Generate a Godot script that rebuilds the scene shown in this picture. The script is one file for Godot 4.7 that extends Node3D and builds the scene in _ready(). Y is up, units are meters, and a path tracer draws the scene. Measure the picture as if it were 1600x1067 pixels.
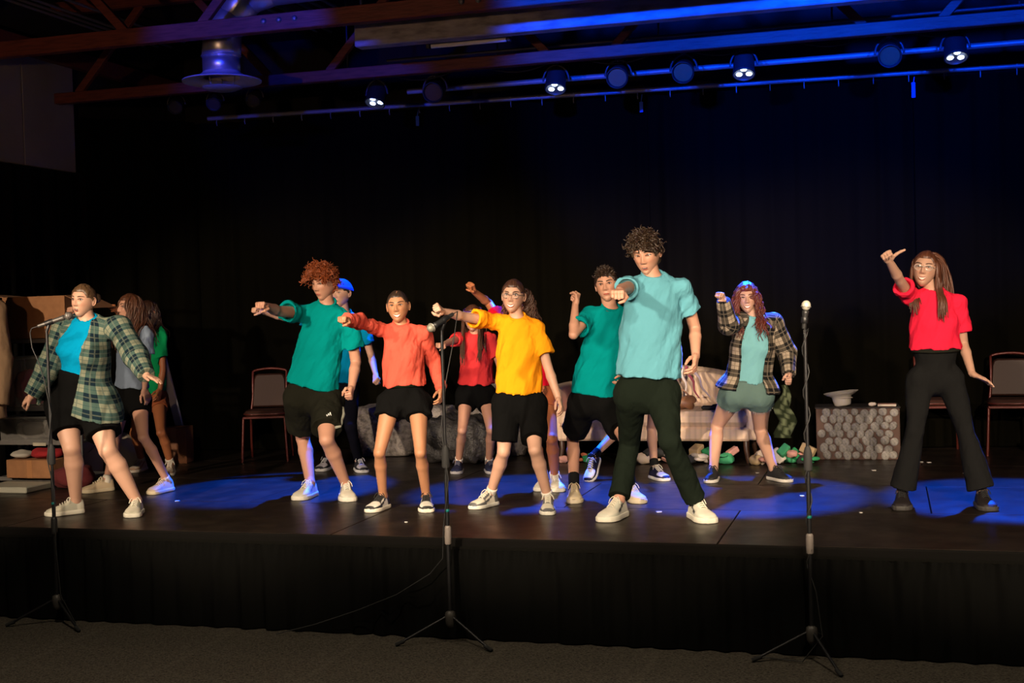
extends Node3D
# A school stage seen from the hall: eye 1.41 m above the boards, 7.4 m in front of the stage edge (z = 0); y = 0 is the top of the stage, the hall carpet lies at y = -0.61.

var rng := RandomNumberGenerator.new()
var noise := FastNoiseLite.new()
var mats := {}
var used := {}
var hair_mat: StandardMaterial3D
var leather_mat: StandardMaterial3D
var lens_mat: StandardMaterial3D

func _ready() -> void:
	# camera
	var cam := Camera3D.new()
	cam.name = "camera"
	cam.position = Vector3(0, 1.4075, 7.4077)
	var f := Vector3(sin(-0.28655) * cos(-0.02696), sin(-0.02696), -cos(-0.28655) * cos(-0.02696))
	var r := f.cross(Vector3.UP).normalized()
	var u := r.cross(f)
	cam.basis = Basis(r * cos(-0.029) + u * sin(-0.029), u * cos(-0.029) - r * sin(-0.029), -f)
	cam.fov = rad_to_deg(2.0 * atan(533.5 / 2000.0))
	cam.near = 0.05
	add_child(cam)
	# surroundings: a dark hall without windows
	var we := WorldEnvironment.new()
	we.name = "environment"
	var env := Environment.new()
	env.background_mode = Environment.BG_COLOR
	env.background_color = Color(0, 0, 0)
	env.tonemap_mode = Environment.TONE_MAPPER_LINEAR
	env.tonemap_exposure = 1.0
	env.sdfgi_enabled = true
	env.ssao_enabled = true
	env.ssil_enabled = true
	we.environment = env
	add_child(we)
	# front-of-house lamps (warm white) hung over the hall, blue floods for the roof, blue stage lamps at the back truss
	var warm := Color(1.0, 0.90, 0.78)
	front_lamp(Vector3(-7.0, 3.05, 5.6), Vector3(-6.1, 0.80, -2.5), warm, 38.0, 15.0, "black front par lamp over the hall, farthest left")
	front_lamp(Vector3(-5.2, 3.05, 5.8), Vector3(-3.9, 0.85, -2.3), warm, 50.0, 15.0, "black front par lamp over the hall, second from the left")
	front_lamp(Vector3(-3.4, 3.05, 6.0), Vector3(-2.2, 0.85, -2.3), warm, 50.0, 15.0, "black front par lamp over the hall, third from the left")
	front_lamp(Vector3(-1.8, 3.05, 6.0), Vector3(-4.6, 0.85, -2.3), warm, 29.0, 16.0, "black front par lamp over the hall, third from the right")
	front_lamp(Vector3(0.2, 3.05, 5.8), Vector3(-2.1, 0.85, -2.3), warm, 29.0, 16.0, "black front par lamp over the hall, second from the right")
	front_lamp(Vector3(2.2, 3.05, 5.6), Vector3(0.2, 0.85, -2.2), warm, 62.0, 16.0, "black front par lamp over the hall, farthest right")
	front_lamp(Vector3(-1.0, 3.05, 6.0), Vector3(-0.5, 0.95, -2.4), warm, 27.0, 14.0, "black front par lamp over the hall, fourth from the left")
	front_lamp(Vector3(0.6, 3.05, 6.3), Vector3(-1.7, 0.45, -4.0), warm, 22.0, 9.0, "black front par lamp over the hall, aimed at the sofa")
	front_lamp(Vector3(-1.9, 3.62, 1.6), Vector3(-1.5, 3.62, -2.6), Color(0.0, 0.25, 1.0), 62.0, 22.0, "blue-gelled flood aimed up at the roof beams, middle one")
	front_lamp(Vector3(0.9, 3.55, 1.6), Vector3(0.5, 3.62, -2.6), Color(0.0, 0.25, 1.0), 66.0, 22.0, "blue-gelled flood aimed up at the roof beams, right one")
	front_lamp(Vector3(-4.3, 3.72, 1.6), Vector3(-4.9, 3.66, -2.4), Color(0.05, 0.2, 1.0), 13.0, 16.0, "blue-gelled flood aimed up at the metal duct, left one")
	front_lamp(Vector3(-4.6, 2.5, 5.2), Vector3(-5.4, 3.7, -1.8), Color(1.0, 0.78, 0.60), 4.0, 26.0, "black front flood aimed up at the duct and the left roof truss")
	down_light(Vector3(-3.6, 4.42, 3.0), "round white ceiling downlight over the hall carpet, left")
	down_light(Vector3(0.4, 4.42, 3.0), "round white ceiling downlight over the hall carpet, right")
	setting()
	ceiling_gear()
	furniture()
	people()
	clutter()

# ---------------------------------------------------------------- bookkeeping
func named(o: Node3D, called: String) -> void:
	var k: int = used.get(called, 0)
	used[called] = k + 1
	o.name = called if k == 0 else "%s_%03d" % [called, k]

func tag(o: Node, label: String, category: String, group := "", kind := "") -> void:
	o.set_meta("label", label)
	o.set_meta("category", category)
	if group: o.set_meta("group", group)
	if kind: o.set_meta("kind", kind)

func thing(called: String, label: String, category: String, at := Vector3.ZERO, turn := 0.0, group := "") -> Node3D:
	var o := Node3D.new()
	named(o, called)
	o.position = at
	o.rotation.y = turn
	add_child(o)
	tag(o, label, category, group)
	return o

func part(called: String, g: Geo, m: Material, parent: Node3D, at := Vector3.ZERO) -> MeshInstance3D:
	var o := MeshInstance3D.new()
	o.mesh = g.mesh()
	o.material_override = m
	o.position = at
	if parent == self: named(o, called)
	else: o.name = called
	parent.add_child(o, true)
	return o

func struct(called: String, g: Geo, m: Material, label := "") -> MeshInstance3D:
	var o := part(called, g, m, self)
	o.set_meta("kind", "structure")
	if label: o.set_meta("label", label)
	return o

# ---------------------------------------------------------------- materials
func flat_mat(col: Color, rough := 0.8, metal := 0.0) -> StandardMaterial3D:
	var key := "%s %.2f %.2f" % [col, rough, metal]
	if not mats.has(key):
		var m := StandardMaterial3D.new()
		m.albedo_color = col.linear_to_srgb()
		m.roughness = rough
		m.metallic = metal
		mats[key] = m
	return mats[key]

func dull_cloth(col: Color) -> StandardMaterial3D:
	var m := StandardMaterial3D.new()
	m.albedo_color = col.linear_to_srgb()
	m.roughness = 1.0
	m.metallic_specular = 0.12
	return m

func vertex_mat(key: String, rough: float, spec := 0.5) -> StandardMaterial3D:
	if not mats.has(key):
		var m := StandardMaterial3D.new()
		m.vertex_color_use_as_albedo = true
		m.roughness = rough
		m.metallic_specular = spec
		mats[key] = m
	return mats[key]

func skin_mat() -> StandardMaterial3D: return vertex_mat("skin", 0.50, 0.45)

func cloth_mat() -> StandardMaterial3D: return vertex_mat("cloth", 0.95, 0.16)

func glow_mat(col: Color, energy: float) -> StandardMaterial3D:
	var m := StandardMaterial3D.new()
	m.albedo_color = Color(0.2, 0.2, 0.2)
	m.emission_enabled = true
	m.emission = col
	m.emission_energy_multiplier = energy
	return m

func noise_tex(freq: float, ramp: Array, size := 512, normal := false, kind := FastNoiseLite.TYPE_SIMPLEX_SMOOTH, strength := 4.0) -> NoiseTexture2D:
	var t := NoiseTexture2D.new()
	var n := FastNoiseLite.new()
	n.noise_type = kind
	n.frequency = freq
	n.seed = 7
	t.noise = n
	t.width = size
	t.height = size
	t.seamless = true
	if normal:
		t.as_normal_map = true
		t.bump_strength = strength
	elif ramp:
		var gr := Gradient.new()
		gr.offsets = PackedFloat32Array(range(ramp.size()).map(func(k): return k / (ramp.size() - 1.0)))
		gr.colors = PackedColorArray(ramp)
		t.color_ramp = gr
	return t

func rough_stuff(cols: Array, freq: float, scale: float, rough: float, relief: float, rfreq: float, metal := 0.0) -> StandardMaterial3D:
	var m := StandardMaterial3D.new()
	m.albedo_texture = noise_tex(freq, cols.map(func(q): return (q as Color).linear_to_srgb()))
	m.uv1_triplanar = true
	m.uv1_scale = Vector3.ONE * scale
	m.roughness = rough
	m.metallic = metal
	if relief > 0.0:
		m.heightmap_enabled = true
		m.heightmap_scale = relief
		m.heightmap_texture = noise_tex(rfreq, [Color.BLACK, Color.WHITE])
	return m

func plaid(dark: Color, mid: Color, light: Color, thin: Color) -> StandardMaterial3D:
	var im := Image.create(128, 128, false, Image.FORMAT_RGB8)
	for y in 128:
		for x in 128:
			var a := int(x < 64)
			var b := int(y < 64)
			var col := light if a + b == 2 else (mid if a + b == 1 else dark)
			if a + b == 1 and (x + y) % 4 < 2: col = mid.lerp(light if (x / 4 + y / 4) % 2 else dark, 0.25)
			if absi(x - 32) < 4 or absi(y - 32) < 4: col = col.lerp(thin, 0.45)
			if absi(x - 96) < 5 or absi(y - 96) < 5: col = col.lerp(light, 0.30)
			im.set_pixel(x, y, col.linear_to_srgb())
	var m := StandardMaterial3D.new()
	m.albedo_texture = ImageTexture.create_from_image(im)
	m.roughness = 0.95
	m.metallic_specular = 0.25
	return m

func line(a: Vector3, b: Vector3, r: float, g: Geo, sides := 8, col := Color.WHITE) -> void:
	g.tube([a, b], [r], sides, col)

# a par can: yoke, clamp, body, glowing face with three lenses or one; the light stands just in front of the face
func par_can(called: String, label: String, group: String, hang: Vector3, aim: Vector3, lit: bool, glow: Color, energy: float, lamp: Color, strength: float, angle: float, warm_face := Color.BLACK, big := 1.0) -> Node3D:
	var root := thing(called, label, "stage light", hang, 0.0, group)
	var d := (aim - hang).normalized()
	var x := Vector3.UP.cross(d).normalized()
	var b := Basis(x, d, x.cross(d))
	var c := Vector3(0, -0.17, 0) * big
	var black := flat_mat(Color(0.02, 0.02, 0.022), 0.5)
	var g := Geo.new()
	g.lathe([Vector2(0.001, -0.13), Vector2(0.05, -0.13), Vector2(0.078, -0.09), Vector2(0.088, -0.02), Vector2(0.090, 0.075), Vector2(0.096, 0.080), Vector2(0.096, 0.092), Vector2(0.084, 0.094), Vector2(0.082, 0.060), Vector2(0.001, 0.058)], Transform3D(b * Basis.from_scale(Vector3.ONE * big), c), 24)
	part("housing", g, black, root)
	g = Geo.new()
	var yo := []
	for k in 13:
		var a := PI * k / 12.0
		yo.append(c + Vector3(0, 0, 0) + x * cos(a) * 0.115 * big + Vector3(0, sin(a) * 0.135 * big, 0))
	g.tube(yo, [0.010 * big], 6)
	part("yoke", g, flat_mat(Color(0.05, 0.05, 0.055), 0.45, 0.3), root)
	g = Geo.new()
	g.box(Vector3(0, 0.0, 0), Vector3(0.05, 0.075, 0.04) * big, 0.006)
	g.tube([Vector3(0, -0.05, 0) * big, Vector3(0, 0.05, 0) * big], [0.012 * big], 8)
	g.tube([Vector3(0.02, 0.02, 0), Vector3(0.055, 0.02, 0)], [0.008], 6)
	part("clamp", g, flat_mat(Color(0.10, 0.10, 0.11), 0.4, 0.6), root)
	if lit:
		var spots := [Vector2(-0.041, 0.024), Vector2(0.041, 0.024), Vector2(0, -0.046)] if called == "led_par" else [Vector2.ZERO]
		for q in spots:
			g = Geo.new()
			g.ball(Vector3.ZERO, b * Basis.from_scale(Vector3(1, 0.35, 1) * (0.027 if called == "led_par" else 0.075) * big), 16, 8)
			var m := part("lens", g, glow_mat(glow, energy), root, c + (x * q.x + b.z * q.y + d * 0.072) * big)
			m.cast_shadow = GeometryInstance3D.SHADOW_CASTING_SETTING_ON
		var l := SpotLight3D.new()
		l.name = "beam"
		l.light_color = lamp
		l.light_energy = strength
		l.spot_range = 30.0
		l.spot_angle = angle
		l.spot_angle_attenuation = 0.35 if called == "led_par" else 0.45
		l.spot_attenuation = 2.0
		l.light_size = 0.06
		l.shadow_enabled = true
		l.position = c + d * 0.125 * big
		l.basis = Basis(x, b.z, -d) if Basis(x, b.z, -d).determinant() > 0 else Basis(-x, b.z, -d)
		root.add_child(l)
	else:
		g = Geo.new()
		g.lathe([Vector2(0.001, 0.030), Vector2(0.045, 0.040), Vector2(0.080, 0.062), Vector2(0.080, 0.066), Vector2(0.001, 0.064)], Transform3D(b * Basis.from_scale(Vector3.ONE * big), c), 20)
		part("lens", g, flat_mat(warm_face, 0.25, 0.2), root)
	return root

func front_lamp(at: Vector3, aim: Vector3, col: Color, energy: float, angle: float, label: String) -> void:
	par_can("front_par", label, "", at, aim, true, col, 3.0, col, energy, angle, Color.BLACK, 1.2)

# a recessed ceiling lamp turned low
func down_light(at: Vector3, label: String) -> void:
	var root := thing("ceiling_downlight", label, "ceiling light", at)
	var g := Geo.new()
	g.lathe([Vector2(0.085, 0.07), Vector2(0.11, 0.07), Vector2(0.115, 0.0), Vector2(0.105, -0.012), Vector2(0.09, -0.008), Vector2(0.085, 0.07)], Transform3D(), 24)
	part("trim_ring", g, flat_mat(Color(0.5, 0.5, 0.5), 0.5), root)
	g = Geo.new()
	g.lathe([Vector2(0.001, 0.02), Vector2(0.085, 0.02), Vector2(0.085, 0.0), Vector2(0.001, -0.004)], Transform3D(), 24)
	part("lens", g, glow_mat(Color(1.0, 0.9, 0.75), 1.5), root)
	var l := SpotLight3D.new()
	l.name = "beam"
	l.light_color = Color(1.0, 0.92, 0.80)
	l.light_energy = 11.0
	l.spot_range = 20.0
	l.spot_angle = 62.0
	l.spot_angle_attenuation = 0.8
	l.spot_attenuation = 2.0
	l.light_size = 0.08
	l.shadow_enabled = true
	l.position = Vector3(0, -0.03, 0)
	l.rotation.x = -PI / 2
	root.add_child(l)

# ---------------------------------------------------------------- the hall and the stage
func pleats(g: Geo, a: Vector3, b: Vector3, y0: float, y1: float, amp: float, freq: float, seedn: int, gather := 0.0, step := 0.018) -> void:
	noise.seed = seedn
	noise.frequency = 1.0
	var run := b - a
	var ln := run.length()
	var u := run / ln
	var out := u.cross(Vector3.UP).normalized() * -1.0
	if out.z < 0 and absf(out.z) > 0.3: out = -out
	var cols := int(ln / step) + 1
	var rows := 14
	for r in rows + 1:
		var f := float(r) / rows
		var y := lerpf(y1, y0, f)
		for k in cols + 1:
			var s := ln * k / cols
			var w := s + 0.10 * noise.get_noise_2d(s * 1.1, 3.0) + 0.02 * f * noise.get_noise_2d(s * 3.0, f * 1.5)
			var am := amp * (0.65 + 0.6 * noise.get_noise_2d(s * 1.6, 9.0 + f * 0.5)) * (lerpf(0.45, 1.0, smo(0.0, 0.3, f)) if gather > 0.0 else 1.0)
			var d := sin(w * TAU * freq) * am + sin(w * TAU * freq * 2.3 + 1.0) * am * 0.25
			if gather > 0.0: d += sin(s * TAU * 17.0) * gather * (1.0 - smo(0.02, 0.20, f))
			g.put(a + u * s + out * d + Vector3(0, y, 0), Vector3.UP, Color.WHITE)
	g.lattice(rows + 1, cols + 1, 0, false)
	# one-sided order is settled by the way the cloth faces
	for k in range(0, g.i.size(), 3):
		var fn := (g.v[g.i[k + 2]] - g.v[g.i[k]]).cross(g.v[g.i[k + 1]] - g.v[g.i[k]])
		if fn.dot(out) < 0.0:
			var t := g.i[k + 1]; g.i[k + 1] = g.i[k + 2]; g.i[k + 2] = t
	for k in range(0, g.i.size(), 3):
		var fn := (g.v[g.i[k + 2]] - g.v[g.i[k]]).cross(g.v[g.i[k + 1]] - g.v[g.i[k]])
		for j in 3: g.n[g.i[k + j]] += fn
	for k in g.n.size(): g.n[k] = (g.n[k] - Vector3.UP).normalized()

func setting() -> void:
	hair_mat = vertex_mat("hair", 0.45, 0.5)
	leather_mat = vertex_mat("leather", 0.6, 0.4)
	lens_mat = StandardMaterial3D.new()
	lens_mat.transparency = BaseMaterial3D.TRANSPARENCY_ALPHA
	lens_mat.albedo_color = Color(1, 1, 1, 0.02)
	lens_mat.metallic_specular = 0.22
	lens_mat.roughness = 0.05
	var L := -7.8
	var R := 4.6
	var B := -5.9
	var F := 10.6
	var T := 4.5
	var g := Geo.new()
	# carpet: loop pile in short dark and light flecks
	g.box(Vector3((L + R) / 2, -0.71, (F + B) / 2), Vector3(R - L + 0.6, 0.2, F - B + 0.6))
	var carpet := StandardMaterial3D.new()
	carpet.albedo_texture = noise_tex(0.045, [Color(0.10, 0.095, 0.085), Color(0.20, 0.185, 0.165), Color(0.34, 0.32, 0.285), Color(0.20, 0.185, 0.165), Color(0.42, 0.39, 0.35)], 512)
	carpet.uv1_triplanar = true
	carpet.uv1_scale = Vector3(1.1, 1.0, 2.3)
	carpet.roughness = 1.0
	carpet.metallic_specular = 0.1
	carpet.heightmap_enabled = true
	carpet.heightmap_scale = 0.6
	carpet.heightmap_texture = noise_tex(0.06, [Color.BLACK, Color.WHITE], 512)
	struct("floor", g, carpet, "grey-brown loop pile carpet of the hall in front of the stage")
	var dark := rough_stuff([Color(0.012, 0.011, 0.010), Color(0.020, 0.018, 0.016)], 0.02, 0.5, 0.9, 0.0, 0.0)
	for w in [["wall_left", Vector3(L - 0.1, T / 2 - 0.3, (F + B) / 2), Vector3(0.2, T + 0.7, F - B)], ["wall_right", Vector3(R + 0.1, T / 2 - 0.3, (F + B) / 2), Vector3(0.2, T + 0.7, F - B)], ["wall_back", Vector3((L + R) / 2, T / 2 - 0.3, B - 0.1), Vector3(R - L + 0.4, T + 0.7, 0.2)], ["wall_front", Vector3((L + R) / 2, T / 2 - 0.3, F + 0.1), Vector3(R - L + 0.4, T + 0.7, 0.2)]]:
		g = Geo.new()
		g.box(w[1], w[2])
		struct(w[0], g, dark)
	# ceiling: dark boards running front to back
	g = Geo.new()
	g.box(Vector3((L + R) / 2, T + 0.12, (F + B) / 2), Vector3(R - L + 0.4, 0.2, F - B + 0.4))
	var ceil := struct("ceiling", g, flat_mat(Color(0.016, 0.012, 0.010), 0.8), "dark boarded roof above the stage")
	for k in 40:
		g = Geo.new()
		g.box(Vector3(0, 0, 0), Vector3(0.29, 0.03, 9.0), 0.006)
		var tone := 0.8 + 0.4 * fposmod(k * 0.37, 1.0)
		part("board", g, flat_mat(Color(0.020, 0.014, 0.011) * snappedf(tone, 0.2), 0.75), ceil, Vector3(L + 0.16 + k * 0.31, T + 0.008, -1.4))
	# the pale upper panels of the left wall, above the black side curtain
	var board := rough_stuff([Color(0.30, 0.28, 0.22), Color(0.37, 0.345, 0.28)], 0.008, 0.4, 0.35, 0.0, 0.0)
	for k in 4:
		g = Geo.new()
		var z1 := -3.68 + k * 0.80
		g.box(Vector3(0, 0, 0), Vector3(0.05, 1.12, 0.79), 0.006)
		var o := part("wall_panel", g, board, self, Vector3(L + 0.03, 3.43, z1 + 0.40))
		tag(o, ["grey-white upper wall panel next to the black back curtain", "grey-white upper wall panel second from the black back curtain", "grey-white upper wall panel third from the black back curtain", "grey-white upper wall panel fourth from the black back curtain"][k], "wall panel", "upper wall panels")
	# stage: frame, panels of painted hardboard with open joints, front edge
	var st := thing("stage_platform", "low black wooden stage with a worn painted floor", "stage", Vector3(-1.6, 0, -2.5))
	g = Geo.new()
	g.box(Vector3(0, -0.325, -0.42), Vector3(12.2, 0.56, 5.8), 0.01)
	part("frame", g, flat_mat(Color(0.008, 0.008, 0.008), 0.9), st)
	var deck := []
	for k in 3:
		var m := rough_stuff([Color(0.011, 0.008, 0.006) * (0.9 + 0.12 * k), Color(0.016, 0.0115, 0.009), Color(0.025, 0.018, 0.013) * (0.9 + 0.1 * k)], 0.011, 0.5, 0.36, 0.0, 0.0)
		m.roughness_texture = noise_tex(0.02, [Color(0.75, 0.75, 0.75), Color(1, 1, 1)])
		m.roughness = 0.40
		m.metallic_specular = 0.27
		deck.append(m)
	for r in 5:
		for k in 6:
			g = Geo.new()
			var zz := 1.22 if r < 4 else 0.9
			g.box(Vector3.ZERO, Vector3(2.433, 0.03, zz - 0.007), 0.003)
			var x := -7.1 + 1.22 + k * 2.44 + (1.22 if r % 2 else 0.0)
			if x > 6.0: continue
			part("deck_panel", g, deck[(r * 2 + k) % 3], st, Vector3(minf(x, 5.0) + 1.6 - 1.2, -0.015, 2.5 - 0.61 - r * 1.22 + (0.16 if r == 4 else 0.0)))
	g = Geo.new()
	g.box(Vector3(0, -0.035, 2.515), Vector3(12.2, 0.07, 0.03), 0.008)
	part("edge_trim", g, dull_cloth(Color(0.006, 0.0055, 0.005)), st)
	# black pleated skirt
	g = Geo.new()
	pleats(g, Vector3(-7.7, 0, 0.075), Vector3(4.5, 0, 0.075), -0.60, -0.055, 0.026, 5.2, 11, 0.010, 0.012)
	var skirt := part("stage_skirt", g, dull_cloth(Color(0.0042, 0.0042, 0.0038)), self)
	tag(skirt, "black gathered cloth skirt along the front of the stage", "stage skirt")
	g = Geo.new()
	g.box(Vector3(-1.6, -0.052, 0.06), Vector3(12.2, 0.022, 0.012), 0.003)
	part("top_band", g, dull_cloth(Color(0.005, 0.0048, 0.004)), skirt)
	# black curtains: four drops across the back, one round the corner, one along the left wall
	var vel := dull_cloth(Color(0.0030, 0.0026, 0.0014))
	var a := Vector3(-6.9, 0, -4.52)
	var b := Vector3(4.5, 0, -5.28)
	var cuts := [0.0, 0.215, 0.41, 0.628, 0.80, 1.0]
	var what := ["black velour back curtain behind the redhead and the left chair", "black velour back curtain behind the girl in yellow", "black velour back curtain behind the beige sofa", "black velour back curtain behind the girl giving a thumbs up", "black velour back curtain at the far right edge"]
	for k in 5:
		g = Geo.new()
		pleats(g, a.lerp(b, cuts[k]) + Vector3(0, 0, 0.03 * (k % 2)), a.lerp(b, cuts[k + 1] + 0.004) + Vector3(0, 0, 0.03 * (k % 2)), 0.01, 3.40, 0.042, 3.1, 40 + k)
		var o := part("stage_curtain", g, vel, self)
		tag(o, what[k], "curtain", "black back curtains")
	for k in [1, 2, 3]:
		# blue tie tapes where two drops meet
		g = Geo.new()
		var p := a.lerp(b, cuts[k]) + Vector3(0, 3.28, 0.09)
		g.box(p, Vector3(0.035, [0, 0.10, 0.10, 0.14][k], 0.008), 0.003)
		g.tube([p + Vector3(0, 0.05, 0), p + Vector3(0.01, 0.12, -0.01)], [0.005], 6)
		var o := part("tie_tape", g, flat_mat(Color(0.05, 0.16, 0.62), 0.7), self)
		tag(o, ["", "thin blue tie tape at the curtain seam above the girl in coral", "blue tie tape at the curtain seam above the tall boy", "wide blue tie tape at the curtain seam upper right"][k], "tie tape")
	g = Geo.new()
	pleats(g, Vector3(-7.72, 0, -3.70), Vector3(-6.88, 0, -4.50), 0.01, 3.42, 0.04, 3.1, 71)
	tag(part("stage_curtain", g, vel, self), "black velour curtain across the rear left corner", "curtain")
	g = Geo.new()
	pleats(g, Vector3(-7.68, 0, -0.6), Vector3(-7.68, 0, -3.70), 0.01, 2.85, 0.035, 3.4, 72)
	tag(part("side_curtain", g, dull_cloth(Color(0.006, 0.0055, 0.005)), self), "black side curtain along the left wall below the pale panels", "curtain")

func ceiling_gear() -> void:
	var wood := rough_stuff([Color(0.10, 0.022, 0.014), Color(0.17, 0.040, 0.026), Color(0.22, 0.055, 0.034)], 0.02, 1.0, 0.55, 0.15, 0.05)
	wood.uv1_scale = Vector3(0.35, 3.0, 3.0)
	var steel := flat_mat(Color(0.28, 0.28, 0.29), 0.45, 0.4)
	var dull := flat_mat(Color(0.05, 0.05, 0.055), 0.5, 0.3)
	var g := Geo.new()
	# front truss: red-stained bottom chord with gusset bolts, slanted webs and upper chord
	var tr := thing("roof_truss", "red-stained timber roof truss nearest the hall, above the metal duct", "truss", Vector3(-2, 3.6, -1.6))
	g = Geo.new(); g.box(Vector3(0, 0.04, 0), Vector3(12.0, 0.13, 0.09), 0.006)
	part("bottom_chord", g, wood, tr)
	g = Geo.new(); g.box(Vector3(0, 0.80, 0), Vector3(12.0, 0.13, 0.09), 0.006)
	part("top_chord", g, wood, tr)
	for k in 9:
		g = Geo.new()
		var x0 := -5.4 + k * 1.3
		var s := 1.0 if k % 2 else -1.0
		g.box(Vector3(x0, 0.42, 0), Vector3(0.07, 0.98, 0.05), 0.004, Basis(Vector3.BACK, s * 0.75))
		part("web", g, wood, tr)
	for k in 12:
		g = Geo.new()
		g.tube([Vector3(0, 0, -0.06), Vector3(0, 0, 0.06)], [0.022], 8)
		part("bolt", g, steel, tr, Vector3(-2.55 + (k % 3) * 0.13 + (k / 3) * 1.9 - (0.0 if k < 3 else 0.3), 0.05, 0))
	tr = thing("roof_truss", "red timber roof truss behind the row of stage lamps", "truss", Vector3(-2, 3.52, -3.2))
	g = Geo.new(); g.box(Vector3(0.2, 0.0, 0), Vector3(11.6, 0.10, 0.09), 0.006)
	part("bottom_chord", g, wood, tr)
	g = Geo.new(); g.box(Vector3(0.2, 0.85, 0), Vector3(11.6, 0.12, 0.09), 0.006)
	part("top_chord", g, wood, tr)
	for k in 9:
		g = Geo.new()
		g.box(Vector3(-5.0 + k * 1.3, 0.42, 0), Vector3(0.07, 1.05, 0.05), 0.004, Basis(Vector3.BACK, (1.0 if k % 2 else -1.0) * 0.75))
		part("web", g, wood, tr)
	g = Geo.new()
	g.box(Vector3(0, 0, 0), Vector3(0.10, 0.16, 6.5), 0.008)
	tag(part("wall_beam", g, wood, self, Vector3(-7.70, 3.98, -2.3)), "red-brown timber beam running back along the top of the left wall", "beam")
	# long pale beam lit blue
	g = Geo.new()
	g.box(Vector3.ZERO, Vector3(4.35, 0.185, 0.14), 0.010)
	var pale := rough_stuff([Color(0.16, 0.15, 0.16), Color(0.34, 0.32, 0.33), Color(0.46, 0.44, 0.45)], 0.014, 0.9, 0.6, 0.1, 0.06)
	pale.uv1_scale = Vector3(0.5, 1.6, 1.6)
	tag(part("painted_beam", g, pale, self, Vector3(-1.92, 3.635, -2.3)), "long pale painted beam washed in blue light", "beam")
	# flat bar bolted under the truss at the left end
	g = Geo.new()
	g.box(Vector3.ZERO, Vector3(3.6, 0.045, 0.05), 0.005)
	for k in 3: g.tube([Vector3(-1.6 + k * 1.6, -0.01, 0), Vector3(-1.6 + k * 1.6, 0.22, 0)], [0.012], 6)
	tag(part("hanger_rail", g, dull, self, Vector3(-2.35, 3.79, -2.05)), "dark steel hanger rail above the pale blue-lit beam", "rail")
	# fluorescent batten, unlit, catching the light
	g = Geo.new()
	g.tube([Vector3(-0.32, 0, 0), Vector3(0.32, 0, 0)], [0.019], 12)
	var tube := part("tube_lamp", g, flat_mat(Color(0.88, 0.87, 0.86), 0.2), self, Vector3(-3.22, 3.555, -2.52))
	tag(tube, "short white unlit tube lamp below the blue-lit beam", "tube lamp")
	g = Geo.new()
	g.box(Vector3(0, 0.03, 0), Vector3(0.74, 0.03, 0.06), 0.004)
	for s in [-1.0, 1.0]: g.box(Vector3(s * 0.345, 0.005, 0), Vector3(0.03, 0.05, 0.045), 0.004)
	part("fitting", g, dull, tube)
	# metal duct: elbow out of the roof, collar rings, flared round diffuser
	var du := thing("air_duct", "shiny round metal duct elbow ending in a flared ceiling diffuser", "duct", Vector3(-5.28, 3.36, -2.2))
	var metal := flat_mat(Color(0.80, 0.80, 0.82), 0.36, 0.9)
	g = Geo.new()
	g.tube([Vector3(0.0, 0.06, 0), Vector3(0.0, 0.20, 0)], [0.155], 28)
	g.tube([Vector3(0.0, 0.20, 0), Vector3(0.02, 0.38, 0.0)], [0.160], 28)
	g.tube([Vector3(0.02, 0.38, 0), Vector3(0.09, 0.54, -0.02)], [0.155], 28)
	g.tube([Vector3(0.09, 0.54, -0.02), Vector3(0.24, 0.68, -0.04)], [0.152], 28)
	g.tube([Vector3(0.24, 0.68, -0.04), Vector3(0.46, 0.74, -0.06)], [0.150], 28)
	g.tube([Vector3(0.46, 0.74, -0.06), Vector3(1.7, 0.76, -0.06)], [0.150], 28)
	part("pipe", g, metal, du)
	for y in [0.20, 0.37]:
		g = Geo.new()
		var ring := []
		for k in 28: ring.append(Vector3(cos(TAU * k / 28.0) * 0.160, y, sin(TAU * k / 28.0) * 0.160))
		g.tube(ring, [0.007], 6, Color.WHITE, true)
		part("seam_ring", g, metal, du)
	g = Geo.new()
	g.lathe([Vector2(0.150, 0.075), Vector2(0.165, 0.055), Vector2(0.21, 0.030), Vector2(0.29, 0.010), Vector2(0.325, 0.0), Vector2(0.325, -0.012), Vector2(0.27, -0.004), Vector2(0.15, 0.02)], Transform3D(Basis.IDENTITY, Vector3.ZERO), 40)
	part("diffuser", g, flat_mat(Color(0.55, 0.53, 0.58), 0.5), du)
	g = Geo.new()
	g.lathe([Vector2(0.001, -0.085), Vector2(0.12, -0.080), Vector2(0.165, -0.062), Vector2(0.165, -0.056), Vector2(0.10, -0.062), Vector2(0.001, -0.064)], Transform3D(Basis.IDENTITY, Vector3.ZERO), 32)
	for k in 3: g.tube([Vector3(cos(k * 2.1) * 0.10, -0.065, sin(k * 2.1) * 0.10), Vector3(cos(k * 2.1) * 0.12, 0.03, sin(k * 2.1) * 0.12)], [0.006], 6)
	part("diffuser_cone", g, flat_mat(Color(0.30, 0.29, 0.33), 0.5), du)
	# conduits on the boards, front to back
	for k in 12:
		g = Geo.new()
		var x := -7.5 + k * 0.16 + (1.35 if k > 3 else 0.0) + (0.5 if k > 8 else 0.0)
		g.tube([Vector3(x, 4.28 - (k % 3) * 0.02, 0.6), Vector3(x, 4.28 - (k % 3) * 0.02, -4.6)], [0.014], 8)
		tag(part("conduit", g, flat_mat(Color(0.30, 0.30, 0.32), 0.4, 0.5), self), "thin metal conduit under the roof boards, %s from the left wall" % ["first", "second", "third", "fourth", "fifth", "sixth", "seventh", "eighth", "ninth", "tenth", "eleventh", "twelfth"][k], "conduit", ["conduits near the left wall", "conduits left of the duct", "conduits right of the duct"][0 if k < 4 else (1 if k < 9 else 2)])
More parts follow.
